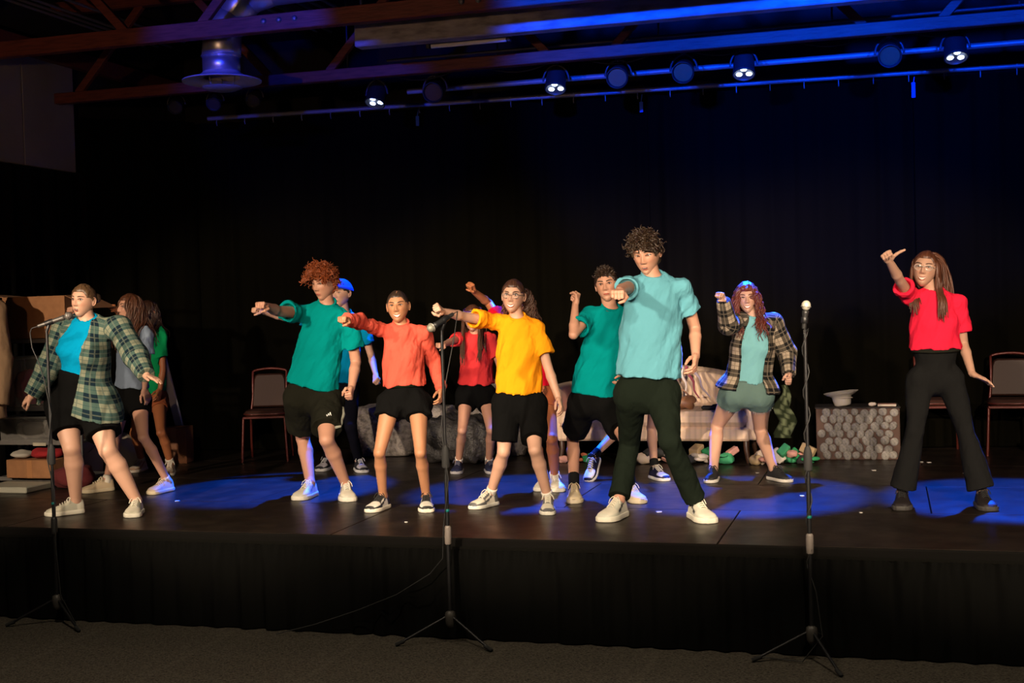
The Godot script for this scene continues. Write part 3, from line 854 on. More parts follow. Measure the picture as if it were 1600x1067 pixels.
	g.tube([Vector3(-0.08, 1.64, 0.05), Vector3(-0.05, 1.70, 0.02), Vector3(0, 1.715, -0.02), Vector3(0.05, 1.70, 0.02), Vector3(0.08, 1.64, 0.05), Vector3(0.05, 1.52, 0.10)], [0.028], 8)
	part("collar", g, flat_mat(Color(0.24, 0.14, 0.07), 0.9), coat)
	g = Geo.new()
	g.tube([Vector3(0, 1.72, 0), Vector3(0, 1.80, 0), Vector3(0.02, 1.84, 0), Vector3(0.0, 1.87, 0)], [0.004], 6)
	g.tube([Vector3(-0.10, 1.64, 0), Vector3(0, 1.72, 0), Vector3(0.10, 1.64, 0)], [0.008], 6)
	part("hanger", g, flat_mat(Color(0.2, 0.2, 0.2), 0.4, 0.7), coat)
	var rail := thing("clothes_rail", "thin dark clothes rail that the tan coat hangs from", "clothes rail", Vector3(-7.32, 0, -1.42))
	g = Geo.new()
	g.tube([Vector3(-0.22, 1.86, 0), Vector3(0.40, 1.86, 0)], [0.012], 8)
	part("bar", g, flat_mat(Color(0.03, 0.03, 0.03), 0.4, 0.5), rail)
	g = Geo.new()
	g.tube([Vector3(-0.22, 0.02, 0), Vector3(-0.22, 1.86, 0)], [0.014], 8)
	g.tube([Vector3(-0.22, 0.015, -0.25), Vector3(-0.22, 0.015, 0.25)], [0.014], 8)
	part("upright", g, flat_mat(Color(0.03, 0.03, 0.03), 0.4, 0.5), rail)
	g = Geo.new()
	lumpy(g, Vector3(0.07, 0.10, 0.05), 81, 9.0, 0.02, 0.9, 20, 14)
	tag(part("knit_hat", g, flat_mat(Color(0.03, 0.20, 0.11), 0.95), self, Vector3(-7.16, 1.80, -1.36)), "green and white knitted hat stuck on the coat's hanger", "hat")

func mic_stand(at: Vector3, kind: int, label: String) -> void:
	var root := thing("microphone_stand", label, "microphone stand", at)
	var black := flat_mat(Color(0.010, 0.010, 0.011), 0.42, 0.2)
	var g := Geo.new()
	var top: float = [1.96, 1.90, 1.90][kind]
	g.tube([Vector3(0, 0.10, 0), Vector3(0, 1.02, 0)], [0.0125], 12)
	part("lower_tube", g, black, root)
	g = Geo.new()
	g.tube([Vector3(0, 1.0, 0), Vector3(0, top, 0)], [0.0095], 12)
	part("upper_tube", g, black, root)
	g = Geo.new()
	g.lathe([Vector2(0.012, 0.60), Vector2(0.020, 0.605), Vector2(0.021, 0.64), Vector2(0.021, 0.70), Vector2(0.018, 0.71), Vector2(0.012, 0.715)], Transform3D(), 14)
	part("clutch", g, flat_mat(Color(0.20, 0.17, 0.15) if kind else Color(0.02, 0.02, 0.02), 0.5), root)
	g = Geo.new()
	g.lathe([Vector2(0.011, 0.80), Vector2(0.0145, 0.80), Vector2(0.0145, 0.815), Vector2(0.011, 0.815)], Transform3D(), 12)
	part("colour_ring", g, flat_mat(Color(0.0, 0.15, 0.14), 0.5), root)
	g = Geo.new()
	g.lathe([Vector2(0.012, 1.06), Vector2(0.024, 1.07), Vector2(0.024, 1.16), Vector2(0.016, 1.19), Vector2(0.010, 1.20)], Transform3D(), 14)
	part("grip", g, flat_mat(Color(0.012, 0.012, 0.012), 0.8), root)
	g = Geo.new()
	g.lathe([Vector2(0.012, 0.20), Vector2(0.030, 0.19), Vector2(0.034, 0.16), Vector2(0.028, 0.12), Vector2(0.016, 0.10), Vector2(0.001, 0.095)], Transform3D(), 16)
	part("hub", g, flat_mat(Color(0.055, 0.050, 0.045), 0.5, 0.2), root)
	for k in 3:
		var a: float = [[2.75, 0.55, -1.6], [2.75, 0.45, -1.6], [2.9, 1.05, -1.1]][kind][k]
		var d := Vector3(cos(a), 0, sin(a))
		g = Geo.new()
		g.tube([d * 0.02 + Vector3(0, 0.165, 0), d * 0.30 + Vector3(0, 0.025, 0)], [0.0085], 8)
		var leg := part("leg", g, black, root)
		g = Geo.new()
		g.tube([d * 0.28 + Vector3(0, 0.030, 0), d * 0.335 + Vector3(0, 0.0115, 0)], [0.0115], 8)
		part("rubber_foot", g, flat_mat(Color(0.008, 0.008, 0.008), 0.9), leg)
	# clip and microphone
	var m0: Vector3 = [Vector3(-0.055, 1.98, 0.02), Vector3(0.055, 1.985, -0.06), Vector3(-0.004, 1.85, 0.025)][kind]
	var m1: Vector3 = [Vector3(0.135, 2.045, -0.06), Vector3(-0.035, 1.905, 0.10), Vector3(0.012, 1.985, 0.030)][kind]
	var d := (m1 - m0).normalized()
	g = Geo.new()
	g.tube([Vector3(0, top - 0.01, 0), m0.lerp(m1, 0.36) - Vector3(0, 0.014, 0)], [0.011], 8)
	g.tube([m0.lerp(m1, 0.24), m0.lerp(m1, 0.48)], [0.0185, 0.0195], 12)
	part("clip", g, black, root)
	var mic := thing("microphone", ["silver-tipped black microphone on the left stand, aimed at the plaid woman's mouth", "black microphone with a grey mesh head on the middle stand", "black microphone with a pale mesh head upright on the right stand"][kind], "microphone", at)
	g = Geo.new()
	var b := Basis(d.cross(Vector3.BACK).normalized(), d, d.cross(Vector3.BACK).normalized().cross(d))
	g.lathe([Vector2(0.001, 0), Vector2(0.010, 0.0), Vector2(0.0115, 0.004), Vector2(0.013, 0.05), Vector2(0.017, (m1 - m0).length() - 0.05), Vector2(0.019, (m1 - m0).length() - 0.035), Vector2(0.001, (m1 - m0).length() - 0.03)], Transform3D(b, m0), 16)
	part("body", g, flat_mat(Color(0.03, 0.03, 0.03) if kind != 0 else Color(0.07, 0.065, 0.06), 0.4, 0.4), mic)
	g = Geo.new()
	g.ball(m1 - d * 0.006, b * Basis.from_scale(Vector3(0.0255, 0.028, 0.0255)), 18, 12)
	part("mesh_head", g, flat_mat([Color(0.10, 0.09, 0.085), Color(0.26, 0.25, 0.20), Color(0.50, 0.47, 0.38)][kind], 0.5, 0.3), mic)
	g = Geo.new()
	var ring := []
	var mc := m1 - d * 0.012
	for k in 18: ring.append(mc + b.x * cos(TAU * k / 18.0) * 0.0262 + b.z * sin(TAU * k / 18.0) * 0.0262)
	g.tube(ring, [0.0028], 6, Color.WHITE, true)
	part("collar_ring", g, flat_mat(Color(0.4, 0.38, 0.34), 0.35, 0.6), mic)
	# cable
	var cable := thing("microphone_cable", ["black cable looping from the left microphone down its stand", "black cable running from the middle stand down across the skirt", "black cable wound loosely round the right stand"][kind], "cable", at)
	g = Geo.new()
	var pts := []
	if kind == 0:
		pts = [m0, m0 - d * 0.04, Vector3(-0.115, 1.94, 0.02), Vector3(-0.10, 1.84, 0.025), Vector3(-0.05, 1.74, 0.028), Vector3(-0.018, 1.62, 0.02), Vector3(0.018, 1.4, 0.012), Vector3(-0.018, 1.1, 0.024), Vector3(0.03, 0.9, 0.028), Vector3(0.026, 0.5, 0.025), Vector3(0.05, 0.2, 0.03), Vector3(0.12, 0.008, -0.02)]
	elif kind == 1:
		pts = [m0, m0 - d * 0.04, Vector3(0.05, 1.86, -0.09), Vector3(0.014, 1.6, -0.02), Vector3(-0.018, 1.3, 0.012), Vector3(0.02, 1.0, 0.02), Vector3(-0.02, 0.7, 0.02), Vector3(-0.03, 0.52, 0.02), Vector3(-0.12, 0.42, 0.0), Vector3(-0.35, 0.28, -0.02), Vector3(-0.62, 0.17, -0.02), Vector3(-0.9, 0.075, -0.01), Vector3(-1.15, 0.012, 0.02)]
	else:
		for k in 40: pts.append(Vector3(cos(k * 0.9) * 0.018, 1.85 - k * 0.034, sin(k * 0.9) * 0.018))
		pts = [m0, m0 - d * 0.03] + pts
		pts.append_array([Vector3(0.03, 0.4, 0.03), Vector3(0.06, 0.15, 0.03), Vector3(-0.05, 0.012, 0.06), Vector3(-0.3, 0.01, 0.0)])
	g.tube(pts, [0.0036], 6)
	part("cord", g, flat_mat(Color(0.014, 0.014, 0.014), 0.6), cable)

func clutter() -> void:
	rng.seed = 99
	# heap of toy-like props and wrappings under and beside the sofa
	var cols := [Color(0.02, 0.26, 0.09), Color(0.55, 0.16, 0.07), Color(0.62, 0.50, 0.38), Color(0.60, 0.30, 0.24), Color(0.42, 0.30, 0.16), Color(0.03, 0.03, 0.03), Color(0.66, 0.58, 0.50), Color(0.04, 0.30, 0.13)]
	var tone := ["green", "orange", "cream", "pink", "tan", "black", "white", "bright green"]
	var where := [["under the sofa between the tall boy's legs", -1.96, -3.70, 6, 0.30], ["under the sofa left of the plaid woman's leg", -1.50, -3.66, 8, 0.42], ["under the sofa behind the plaid woman's knees", -1.02, -3.62, 5, 0.22], ["on the floor left of the pebble box", -0.78, -3.74, 9, 0.30], ["under the left end of the sofa", -2.70, -3.70, 4, 0.3]]
	for e in where:
		for k in e[3]:
			var j := rng.randi() % 8
			var g := Geo.new()
			var s := rng.randf_range(0.035, 0.065)
			if k % 3 == 0: lumpy(g, Vector3(s * 1.2, s * 0.8, s), 100 + k, 20.0, 0.02, 0.9, 14, 10)
			elif k % 3 == 1:
				g.box(Vector3.ZERO, Vector3(s * 2.2, s * 1.1, s * 1.4), 0.008, Basis(Vector3(rng.randf(), 1, rng.randf()).normalized(), rng.randf() * 3.0) * Basis.IDENTITY)
			else:
				for q in 4: g.ball(Vector3(rng.randf_range(-1, 1) * s, rng.randf_range(-0.2, 0.8) * s, rng.randf_range(-1, 1) * s), Basis(Vector3.UP, rng.randf() * 3.0) * Basis(Vector3.RIGHT, rng.randf()) * Basis.from_scale(Vector3(s, s * 0.35, s * 0.5)), 10, 6)
			var low := 9.0
			for p in g.v: low = minf(low, p.y)
			var o := part("prop_scrap", g, flat_mat(cols[j], 0.8), self, Vector3(e[1] + e[4] * ((k + 0.5) / e[3] - 0.5), -low + (0.06 if k % 2 and e[3] > 5 else 0.0), e[2] + rng.randf_range(-0.07, 0.07)))
			tag(o, "small %s prop in the heap %s" % [tone[j], e[0]], "prop", "heap %s" % e[0])
	# paper scraps on the boards
	for p in [Vector3(-5.24, 0, -1.2), Vector3(-0.14, 0, -3.32), Vector3(-1.05, 0, -3.1), Vector3(0.55, 0, -3.17), Vector3(-1.51, 0, -1.09), Vector3(0.24, 0, -3.88), Vector3(0.30, 0, -3.86), Vector3(-0.62, 0, -1.9), Vector3(-3.1, 0, -0.5), Vector3(-0.2, 0, -1.2)]:
		var g := Geo.new()
		var s := rng.randf_range(0.012, 0.024)
		g.slab([Vector2(-s, -s * 0.7), Vector2(s * 0.8, -s * 0.9), Vector2(s, s * 0.5), Vector2(-s * 0.3, s)], -0.004, 0.0, Transform3D(Basis(Vector3.RIGHT, Vector3.BACK, Vector3.DOWN), p), 0.001)
		tag(part("paper_scrap", g, flat_mat(Color(0.55, 0.52, 0.48), 0.9), self), "tiny white paper scrap lying on the dark stage boards", "scrap", "paper scraps on the stage")
	# camouflage cloth hanging from the plaid woman's hand
	var g := Geo.new()
	for r in 24:
		for k in 14:
			var a := TAU * k / 14.0
			var w := lerpf(0.020, 0.062, smo(0.0, 0.5, r / 23.0)) * (1.0 + 0.3 * sin(a * 3.0 + r * 0.5))
			var col := Color(0.012, 0.016, 0.010)
			if sin(r * 0.95 + 1.8 * sin(a * 2.0) + cos(a) * 2.0) > 0.35: col = Color(0.085, 0.10, 0.055)
			g.put(Vector3(cos(a) * w + 0.012 * sin(r * 0.5), -r * 0.0175, sin(a) * w * 0.5), Vector3.UP, col)
	g.lattice(24, 14, 0, true)
	g.smooth(0, 0)
	tag(part("camouflage_cloth", g, cloth_mat(), self, POSES["l"]["at"] + POSES["l"]["haL"] + Vector3(-0.045, 0.0, -0.04)), "dark green camouflage cloth hanging from the plaid-shirted woman's left hand", "cloth")

# ---------------------------------------------------------------- the cast
func people() -> void:
	var fair := Color(0.48, 0.250, 0.165)
	var pale := Color(0.52, 0.295, 0.205)
	var tan := Color(0.40, 0.185, 0.095)
	var deep := Color(0.36, 0.125, 0.05)
	var black := Color(0.0060, 0.0062, 0.0058)
	var white := Color(0.62, 0.58, 0.47)
	var cream := Color(0.60, 0.50, 0.33)
	var runner := {"main": white, "toecap": white, "overlay": Color(0.50, 0.48, 0.40), "panel": Color(0.40, 0.39, 0.34), "sole": Color(0.64, 0.61, 0.52), "lace": Color(0.66, 0.63, 0.55), "chunky": 1.12, "swoosh": Color(0.16, 0.16, 0.15)}
	var plain := {"main": cream, "toecap": cream, "sole": Color(0.58, 0.50, 0.36), "lace": cream, "chunky": 1.05}
	var panda := {"main": Color(0.62, 0.60, 0.53), "overlay": Color(0.02, 0.02, 0.02), "heel": Color(0.02, 0.02, 0.02), "panel": Color(0.60, 0.58, 0.52), "swoosh": Color(0.02, 0.02, 0.02), "tongue": Color(0.025, 0.025, 0.025), "toecap": Color(0.58, 0.56, 0.49), "sole": Color(0.62, 0.58, 0.48), "lace": Color(0.03, 0.03, 0.03), "chunky": 1.05}
	var dark := {"main": Color(0.02, 0.02, 0.022), "sole": Color(0.55, 0.52, 0.47), "lace": Color(0.03, 0.03, 0.03)}
	var down := Vector3.DOWN

	person("k", "tall boy in a light aqua t-shirt and black trousers, punching towards the hall", {"skin": fair, "torso": 1.13, "limb": 0.95, "headsize": 1.06, "hand": 1.0,
		"hR": [2, down], "hL": [1], "lookdown": -0.5, "open": 0.55, "frown": -0.006, "brow": Color(0.03, 0.02, 0.014), "mouth": "open",
		"top": {"col": Color(0.105, 0.315, 0.385), "hem": 0.93, "flare": 1.13, "ease": 0.034, "sleeve": 0.56, "sr": 0.074, "fold": 0.020, "neckline": 0.064},
		"legs": {"name": "trousers", "col": Color(0.011, 0.0125, 0.010), "waist": 0.88, "waistw": 0.94, "len": 1.93, "r": 0.064, "r2": 0.066, "ease": 0.012, "w": 1.12, "fold": 0.012},
		"shoe": {"main": white, "overlay": Color(0.52, 0.51, 0.42), "panel": Color(0.55, 0.53, 0.43), "swoosh": Color(0.03, 0.03, 0.03), "sole": Color(0.64, 0.61, 0.5), "lace": white, "chunky": 1.12},
		"hair": {"col": Color(0.030, 0.017, 0.009), "thick": 0.020, "lump": 0.012, "line": 0.066, "sideburn": -0.01, "bunches": [{"n": 260, "th": [-1.3, 1.3], "ph": [0.05, 1.0], "lie": 0.7, "len": 0.060, "wave": 0.010, "turns": 1.8, "grav": 0.10, "r": 0.0058, "out": 1.0, "mess": 0.5, "steps": 9}, {"n": 150, "th": [1.3, 5.0], "ph": [0.2, 1.4], "lie": 0.7, "len": 0.050, "wave": 0.009, "turns": 1.5, "grav": 0.15, "r": 0.0058, "out": 0.9, "mess": 0.5, "steps": 8}]}})
	person("d", "boy with curly red hair in a teal t-shirt and black shorts, left arm down", {"skin": fair, "torso": 1.06, "limb": 1.05, "headsize": 1.05,
		"hR": [2, down], "hL": [2, Vector3(-1, 0, 0.2)], "lookdown": -0.3, "open": 0.6, "brow": Color(0.16, 0.05, 0.02),
		"top": {"col": Color(0.0, 0.235, 0.225), "hem": 0.99, "flare": 1.22, "ease": 0.034, "sleeve": 0.60, "sr": 0.074, "fold": 0.022, "neckline": 0.068},
		"legs": {"col": Color(0.0125, 0.0135, 0.0100), "waist": 0.94, "waistw": 0.94, "len": 0.72, "r": 0.105, "ease": 0.020, "logo": true, "fold": 0.014},
		"shoe": runner,
		"hair": {"col": Color(0.225, 0.052, 0.014), "thick": 0.018, "lump": 0.012, "line": 0.055, "bunches": [{"n": 330, "th": [-1.5, 1.5], "ph": [0.05, 1.05], "lie": 0.6, "len": 0.075, "wave": 0.012, "turns": 2.2, "grav": 0.12, "r": 0.0050, "out": 1.0, "mess": 0.6, "steps": 10, "aim": Vector3(0, 0, 0.3)}, {"n": 200, "th": [1.3, 5.0], "ph": [0.2, 1.65], "lie": 0.8, "len": 0.052, "wave": 0.010, "turns": 1.8, "grav": 0.15, "r": 0.0050, "out": 0.9, "mess": 0.5, "steps": 8}]}})
	person("f", "girl with slicked-back hair in a coral sweatshirt and black shorts, fist out left", {"skin": tan, "torso": 0.90, "limb": 0.88, "neck": 0.047, "bust": 0.7, "hand": 0.9,
		"hR": [2, down], "hL": [1], "mouth": "smile", "open": 0.8, "brow": Color(0.03, 0.018, 0.012),
		"top": {"name": "sweatshirt", "col": Color(0.60, 0.092, 0.060), "hem": 0.90, "flare": 1.10, "ease": 0.036, "sleeve": 1.93, "fold": 0.024, "neckline": 0.062, "cuff": true},
		"legs": {"col": black, "waist": 0.85, "waistw": 0.94, "len": 0.30, "r": 0.118, "ease": 0.022, "fold": 0.018, "band": 1.3},
		"shoe": panda,
		"hair": {"col": Color(0.030, 0.018, 0.012), "thick": 0.005, "lump": 0.0008, "line": 0.062, "part_line": 0.004, "balls": [[Vector3(0.0, 0.055, -0.125), 0.036]]}})
	person("i", "girl with dark curly ponytail and glasses in a yellow t-shirt and black shorts", {"skin": pale, "torso": 0.98, "limb": 0.96, "neck": 0.048, "bust": 0.55, "hand": 0.92,
		"hR": [2, Vector3(-1, -0.6, 0.2)], "hL": [1], "mouth": "smile", "brow": Color(0.04, 0.022, 0.014), "glasses": Color(0.025, 0.02, 0.02),
		"top": {"col": Color(0.84, 0.305, 0.010), "hem": 1.0, "flare": 1.12, "ease": 0.034, "sleeve": 0.66, "sr": 0.074, "fold": 0.022, "neckline": 0.064},
		"legs": {"col": black, "waist": 0.95, "waistw": 0.94, "len": 0.78, "r": 0.098, "ease": 0.020},
		"sock": [Color(0.6, 0.57, 0.5), 0.05],
		"shoe": {"main": white, "overlay": Color(0.10, 0.10, 0.10), "panel": white, "swoosh": Color(0.06, 0.06, 0.06), "tongue": white, "sole": Color(0.62, 0.6, 0.52), "lace": white, "heel": Color(0.1, 0.1, 0.1)},
		"hair": {"col": Color(0.055, 0.024, 0.014), "thick": 0.009, "lump": 0.004, "line": 0.060, "bunches": [{"n": 170, "th": [2.0, 4.0], "ph": [0.7, 1.2], "loose": 6.0, "from": Vector3(0.055, 0.035, -0.09), "spread": 0.04, "len": 0.25, "wave": 0.012, "turns": 3.4, "grav": 0.42, "r": 0.0062, "out": 0.2, "aim": Vector3(0.8, -0.1, -0.5), "mess": 0.3, "steps": 18}]}})
	person("j", "boy with short dark hair in a dark teal t-shirt, fist raised beside his face", {"skin": fair, "torso": 1.03, "limb": 0.94,
		"hR": [2, Vector3(-0.6, 0, 1)], "hL": [1], "brow": Color(0.03, 0.02, 0.015),
		"top": {"col": Color(0.0, 0.215, 0.215), "hem": 1.03, "flare": 1.20, "ease": 0.032, "sleeve": 0.62, "sr": 0.080, "fold": 0.022, "neckline": 0.068},
		"legs": {"col": black, "waist": 0.98, "waistw": 0.94, "len": 0.80, "r": 0.105, "ease": 0.022},
		"sock": [Color(0.012, 0.012, 0.012), 0.10], "shoe": plain,
		"hair": {"col": Color(0.028, 0.016, 0.010), "thick": 0.011, "lump": 0.005, "line": 0.064, "bunches": [{"n": 190, "th": [-1.3, 1.3], "ph": [0.02, 0.98], "lie": 0.55, "len": 0.034, "wave": 0.003, "turns": 0.6, "grav": 0.02, "r": 0.0075, "out": 0.75, "aim": Vector3(0.25, 0.2, 0.3), "mess": 0.5, "steps": 6}]}})
	person("m", "smiling girl in a cropped red t-shirt and flared black trousers, thumb up", {"skin": pale, "torso": 0.90, "limb": 0.90, "neck": 0.045, "bust": 0.7, "hand": 0.92,
		"hR": [3, Vector3(0.1, -0.1, 1)], "hL": [0, Vector3(-0.2, -1, 0.2)], "mouth": "smile", "open": 0.75, "brow": Color(0.06, 0.03, 0.02), "glasses": Color(0.5, 0.4, 0.34),
		"top": {"col": Color(0.82, 0.022, 0.060), "hem": 0.735, "flare": 1.16, "ease": 0.040, "sleeve": 0.70, "sr": 0.074, "fold": 0.022, "neckline": 0.068},
		"legs": {"name": "trousers", "col": Color(0.0135, 0.0155, 0.0120), "waist": 0.715, "len": 1.93, "r": 0.064, "r2": 0.088, "ease": 0.008, "waistw": 1.28, "fold": 0.012, "band": 1.2},
		"shoe": {"main": Color(0.016, 0.015, 0.013), "sole": Color(0.05, 0.045, 0.04), "lace": Color(0.03, 0.03, 0.03), "chunky": 1.15},
		"hair": {"col": Color(0.105, 0.036, 0.018), "thick": 0.009, "lump": 0.002, "line": 0.064, "balls": [[Vector3(0.0, 0.105, -0.075), 0.026]], "bunches": [{"n": 170, "th": [1.2, 2.6], "ph": [0.9, 1.6], "loose": 6.0, "len": 0.27, "wave": 0.006, "turns": 0.8, "grav": 0.8, "r": 0.0065, "out": 0.25, "mess": 0.15, "steps": 12}, {"n": 110, "th": [-2.6, -1.2], "ph": [0.9, 1.6], "loose": 6.0, "len": 0.26, "wave": 0.005, "turns": 0.8, "grav": 0.8, "r": 0.0065, "out": 0.2, "mess": 0.12, "steps": 12, "drift": Vector3(0.02, 0, 0.15)}, {"n": 180, "th": [2.2, 4.0], "ph": [0.6, 0.9], "loose": 6.0, "from": Vector3(0.03, 0.095, -0.085), "spread": 0.05, "len": 0.33, "wave": 0.006, "turns": 0.8, "grav": 0.45, "r": 0.0065, "out": 0.3, "aim": Vector3(0.75, -0.1, -0.4), "mess": 0.15, "steps": 14}]}})
	person("a", "woman in open green plaid shirt over a blue top, singing at the left microphone", {"skin": pale, "torso": 1.28, "limb": 1.36, "neck": 0.058, "bust": 1.35, "headsize": 1.02,
		"hR": [1], "hL": [0, Vector3(0, -1, 0.1)], "mouth": "open", "frown": -0.004, "brow": Color(0.06, 0.035, 0.02),
		"top": {"name": "top", "col": Color(0.0, 0.225, 0.42), "hem": 0.86, "flare": 1.00, "ease": 0.020, "sleeve": 0.28, "sr": 0.058, "fold": 0.016, "neckline": 0.062},
		"over": {"hem": 1.26, "flare": 1.50, "ease": 0.050, "slit": -0.085, "open": 0.160, "tile": 0.105, "collar": Color(0.04, 0.07, 0.06), "mat": plaid(Color(0.005, 0.014, 0.022), Color(0.042, 0.080, 0.070), Color(0.175, 0.19, 0.135), Color(0.012, 0.045, 0.05))},
		"legs": {"col": Color(0.0075, 0.0078, 0.0070), "waist": 0.70, "waistw": 1.17, "len": 0.66, "r": 0.098, "ease": 0.012, "fold": 0.010},
		"shoe": {"main": Color(0.52, 0.49, 0.39), "overlay": Color(0.42, 0.40, 0.31), "panel": Color(0.36, 0.35, 0.28), "sole": Color(0.60, 0.57, 0.47), "lace": Color(0.55, 0.52, 0.43), "chunky": 1.18},
		"hair": {"col": Color(0.090, 0.050, 0.024), "thick": 0.009, "lump": 0.005, "line": 0.062, "balls": [[Vector3(0.02, 0.015, -0.115), 0.036]]}})
	person("b", "girl with long wavy brown hair in a grey-blue t-shirt behind the plaid singer", {"skin": fair, "torso": 0.90, "limb": 0.90, "neck": 0.047, "bust": 0.6, "hand": 0.9,
		"hR": [2, down], "hL": [1], "mouth": "closed", "brow": Color(0.05, 0.025, 0.016),
		"top": {"col": Color(0.17, 0.215, 0.285), "hem": 0.96, "flare": 1.15, "ease": 0.030, "sleeve": 0.64, "sr": 0.070, "fold": 0.020},
		"legs": {"col": black, "waist": 0.91, "waistw": 0.94, "len": 0.36, "r": 0.105, "ease": 0.018},
		"sock": [Color(0.6, 0.55, 0.46), 0.035], "shoe": {"main": Color(0.54, 0.42, 0.27), "overlay": Color(0.46, 0.36, 0.23), "sole": Color(0.56, 0.47, 0.32), "lace": Color(0.55, 0.46, 0.33), "chunky": 1.12},
		"hair": {"col": Color(0.085, 0.032, 0.016), "thick": 0.012, "lump": 0.004, "line": 0.060, "bunches": [{"n": 380, "th": [1.0, 5.3], "ph": [0.35, 1.6], "loose": 0.8, "len": 0.30, "wave": 0.012, "turns": 1.5, "grav": 0.45, "r": 0.0056, "out": 0.30, "mess": 0.18, "steps": 13}, {"n": 40, "th": [0.7, 1.2], "ph": [0.5, 0.9], "len": 0.26, "wave": 0.008, "turns": 1.6, "grav": 0.6, "r": 0.007, "out": 0.25, "mess": 0.15, "steps": 12, "mirror": true}]}})
	person("c", "dark-haired girl in a green t-shirt, half hidden behind the girl in grey-blue", {"skin": deep, "torso": 0.90, "limb": 0.88, "neck": 0.047, "bust": 0.5, "hand": 0.9,
		"hR": [2, down], "hL": [1], "brow": Color(0.02, 0.012, 0.01),
		"top": {"col": Color(0.006, 0.26, 0.085), "hem": 1.12, "flare": 1.10, "ease": 0.028, "sleeve": 0.62, "sr": 0.068, "fold": 0.020},
		"legs": {"col": Color(0.35, 0.10, 0.04), "waist": 1.07, "waistw": 0.94, "len": 0.30, "r": 0.092, "ease": 0.010},
		"sock": [Color(0.55, 0.5, 0.42), 0.06], "shoe": {"main": Color(0.50, 0.42, 0.34), "overlay": Color(0.38, 0.24, 0.16), "swoosh": Color(0.30, 0.12, 0.06), "sole": Color(0.56, 0.49, 0.40), "lace": Color(0.56, 0.50, 0.42)},
		"hair": {"col": Color(0.035, 0.015, 0.010), "thick": 0.011, "lump": 0.004, "line": 0.06, "bunches": [{"n": 280, "th": [1.0, 5.3], "ph": [0.4, 1.6], "loose": 0.8, "len": 0.26, "wave": 0.010, "turns": 1.6, "grav": 0.5, "r": 0.0060, "out": 0.25, "mess": 0.15, "steps": 12}]}})
	person("e", "dancer in a blue cap and black leggings, mostly hidden behind the redhead", {"skin": pale, "torso": 0.95, "limb": 0.92, "neck": 0.047, "hand": 0.92,
		"hR": [2, down], "hL": [2, Vector3(0.2, 0, -1)], "brow": Color(0.02, 0.015, 0.012),
		"top": {"col": Color(0.0, 0.17, 0.33), "hem": 1.0, "flare": 1.10, "ease": 0.028, "sleeve": 0.62, "sr": 0.070, "fold": 0.018},
		"legs": {"name": "leggings", "col": Color(0.0075, 0.0075, 0.0085), "waist": 0.95, "waistw": 0.94, "len": 1.95, "r": 0.058, "r2": 0.043, "ease": 0.006, "fold": 0.004},
		"shoe": {"main": Color(0.02, 0.02, 0.03), "toecap": Color(0.45, 0.43, 0.48), "sole": Color(0.5, 0.5, 0.5), "lace": Color(0.4, 0.4, 0.42)},
		"hair": {"col": Color(0.02, 0.014, 0.012), "thick": 0.009, "line": 0.055, "hat": Color(0.012, 0.03, 0.16)}})
	person("g", "long-haired girl in red t-shirt and striped headband, behind the arm of the girl in yellow", {"skin": fair, "torso": 0.90, "limb": 0.86, "neck": 0.045, "bust": 0.4, "hand": 0.88,
		"hR": [2, down], "hL": [1], "mouth": "smile", "brow": Color(0.05, 0.03, 0.02),
		"top": {"col": Color(0.72, 0.045, 0.050), "hem": 0.97, "flare": 1.22, "ease": 0.036, "sleeve": 0.70, "sr": 0.076, "fold": 0.022},
		"legs": {"col": black, "waist": 0.92, "waistw": 0.94, "len": 0.36, "r": 0.112, "ease": 0.020},
		"sock": [Color(0.6, 0.56, 0.5), 0.045], "shoe": {"main": Color(0.012, 0.016, 0.05), "sole": Color(0.30, 0.29, 0.30), "lace": Color(0.1, 0.1, 0.14)},
		"hair": {"col": Color(0.085, 0.032, 0.016), "thick": 0.009, "lump": 0.002, "line": 0.062, "band": [Color(0.62, 0.56, 0.60), Color(0.09, 0.035, 0.20)], "bunches": [{"n": 45, "th": [1.1, 1.8], "ph": [1.0, 1.5], "len": 0.36, "wave": 0.006, "turns": 1.0, "grav": 0.9, "r": 0.007, "out": 0.2, "mess": 0.12, "steps": 12, "drift": Vector3(0, 0, 0.28)}, {"n": 45, "th": [-1.8, -1.1], "ph": [1.0, 1.5], "len": 0.36, "wave": 0.006, "turns": 1.0, "grav": 0.9, "r": 0.007, "out": 0.2, "mess": 0.12, "steps": 12, "drift": Vector3(0.05, 0, 0.28)}, {"n": 60, "th": [1.8, 4.5], "ph": [0.8, 1.5], "len": 0.30, "wave": 0.006, "turns": 1.0, "grav": 0.7, "r": 0.008, "out": 0.4, "mess": 0.15, "steps": 10}]}})
	person("h", "dancer in a dark red t-shirt with a raised fist, hidden behind the girl in yellow", {"skin": deep, "torso": 0.92, "limb": 0.95, "neck": 0.047, "hand": 0.95,
		"hR": [2, Vector3(-0.5, 0, 1)], "hL": [1], "brow": Color(0.03, 0.016, 0.012),
		"top": {"col": Color(0.50, 0.006, 0.020), "hem": 1.0, "flare": 1.08, "ease": 0.026, "sleeve": 0.55, "sr": 0.068, "fold": 0.018},
		"legs": {"col": Color(0.36, 0.10, 0.04), "waist": 0.95, "waistw": 0.94, "len": 0.30, "r": 0.090, "ease": 0.008},
		"sock": [Color(0.6, 0.56, 0.5), 0.045], "shoe": runner,
		"hair": {"col": Color(0.12, 0.032, 0.018), "thick": 0.014, "lump": 0.008, "line": 0.06, "bunches": [{"n": 90, "th": [1.0, 5.3], "ph": [0.3, 1.6], "len": 0.24, "wave": 0.011, "turns": 3.0, "grav": 0.5, "r": 0.0065, "out": 0.3, "mess": 0.2, "steps": 14}]}})
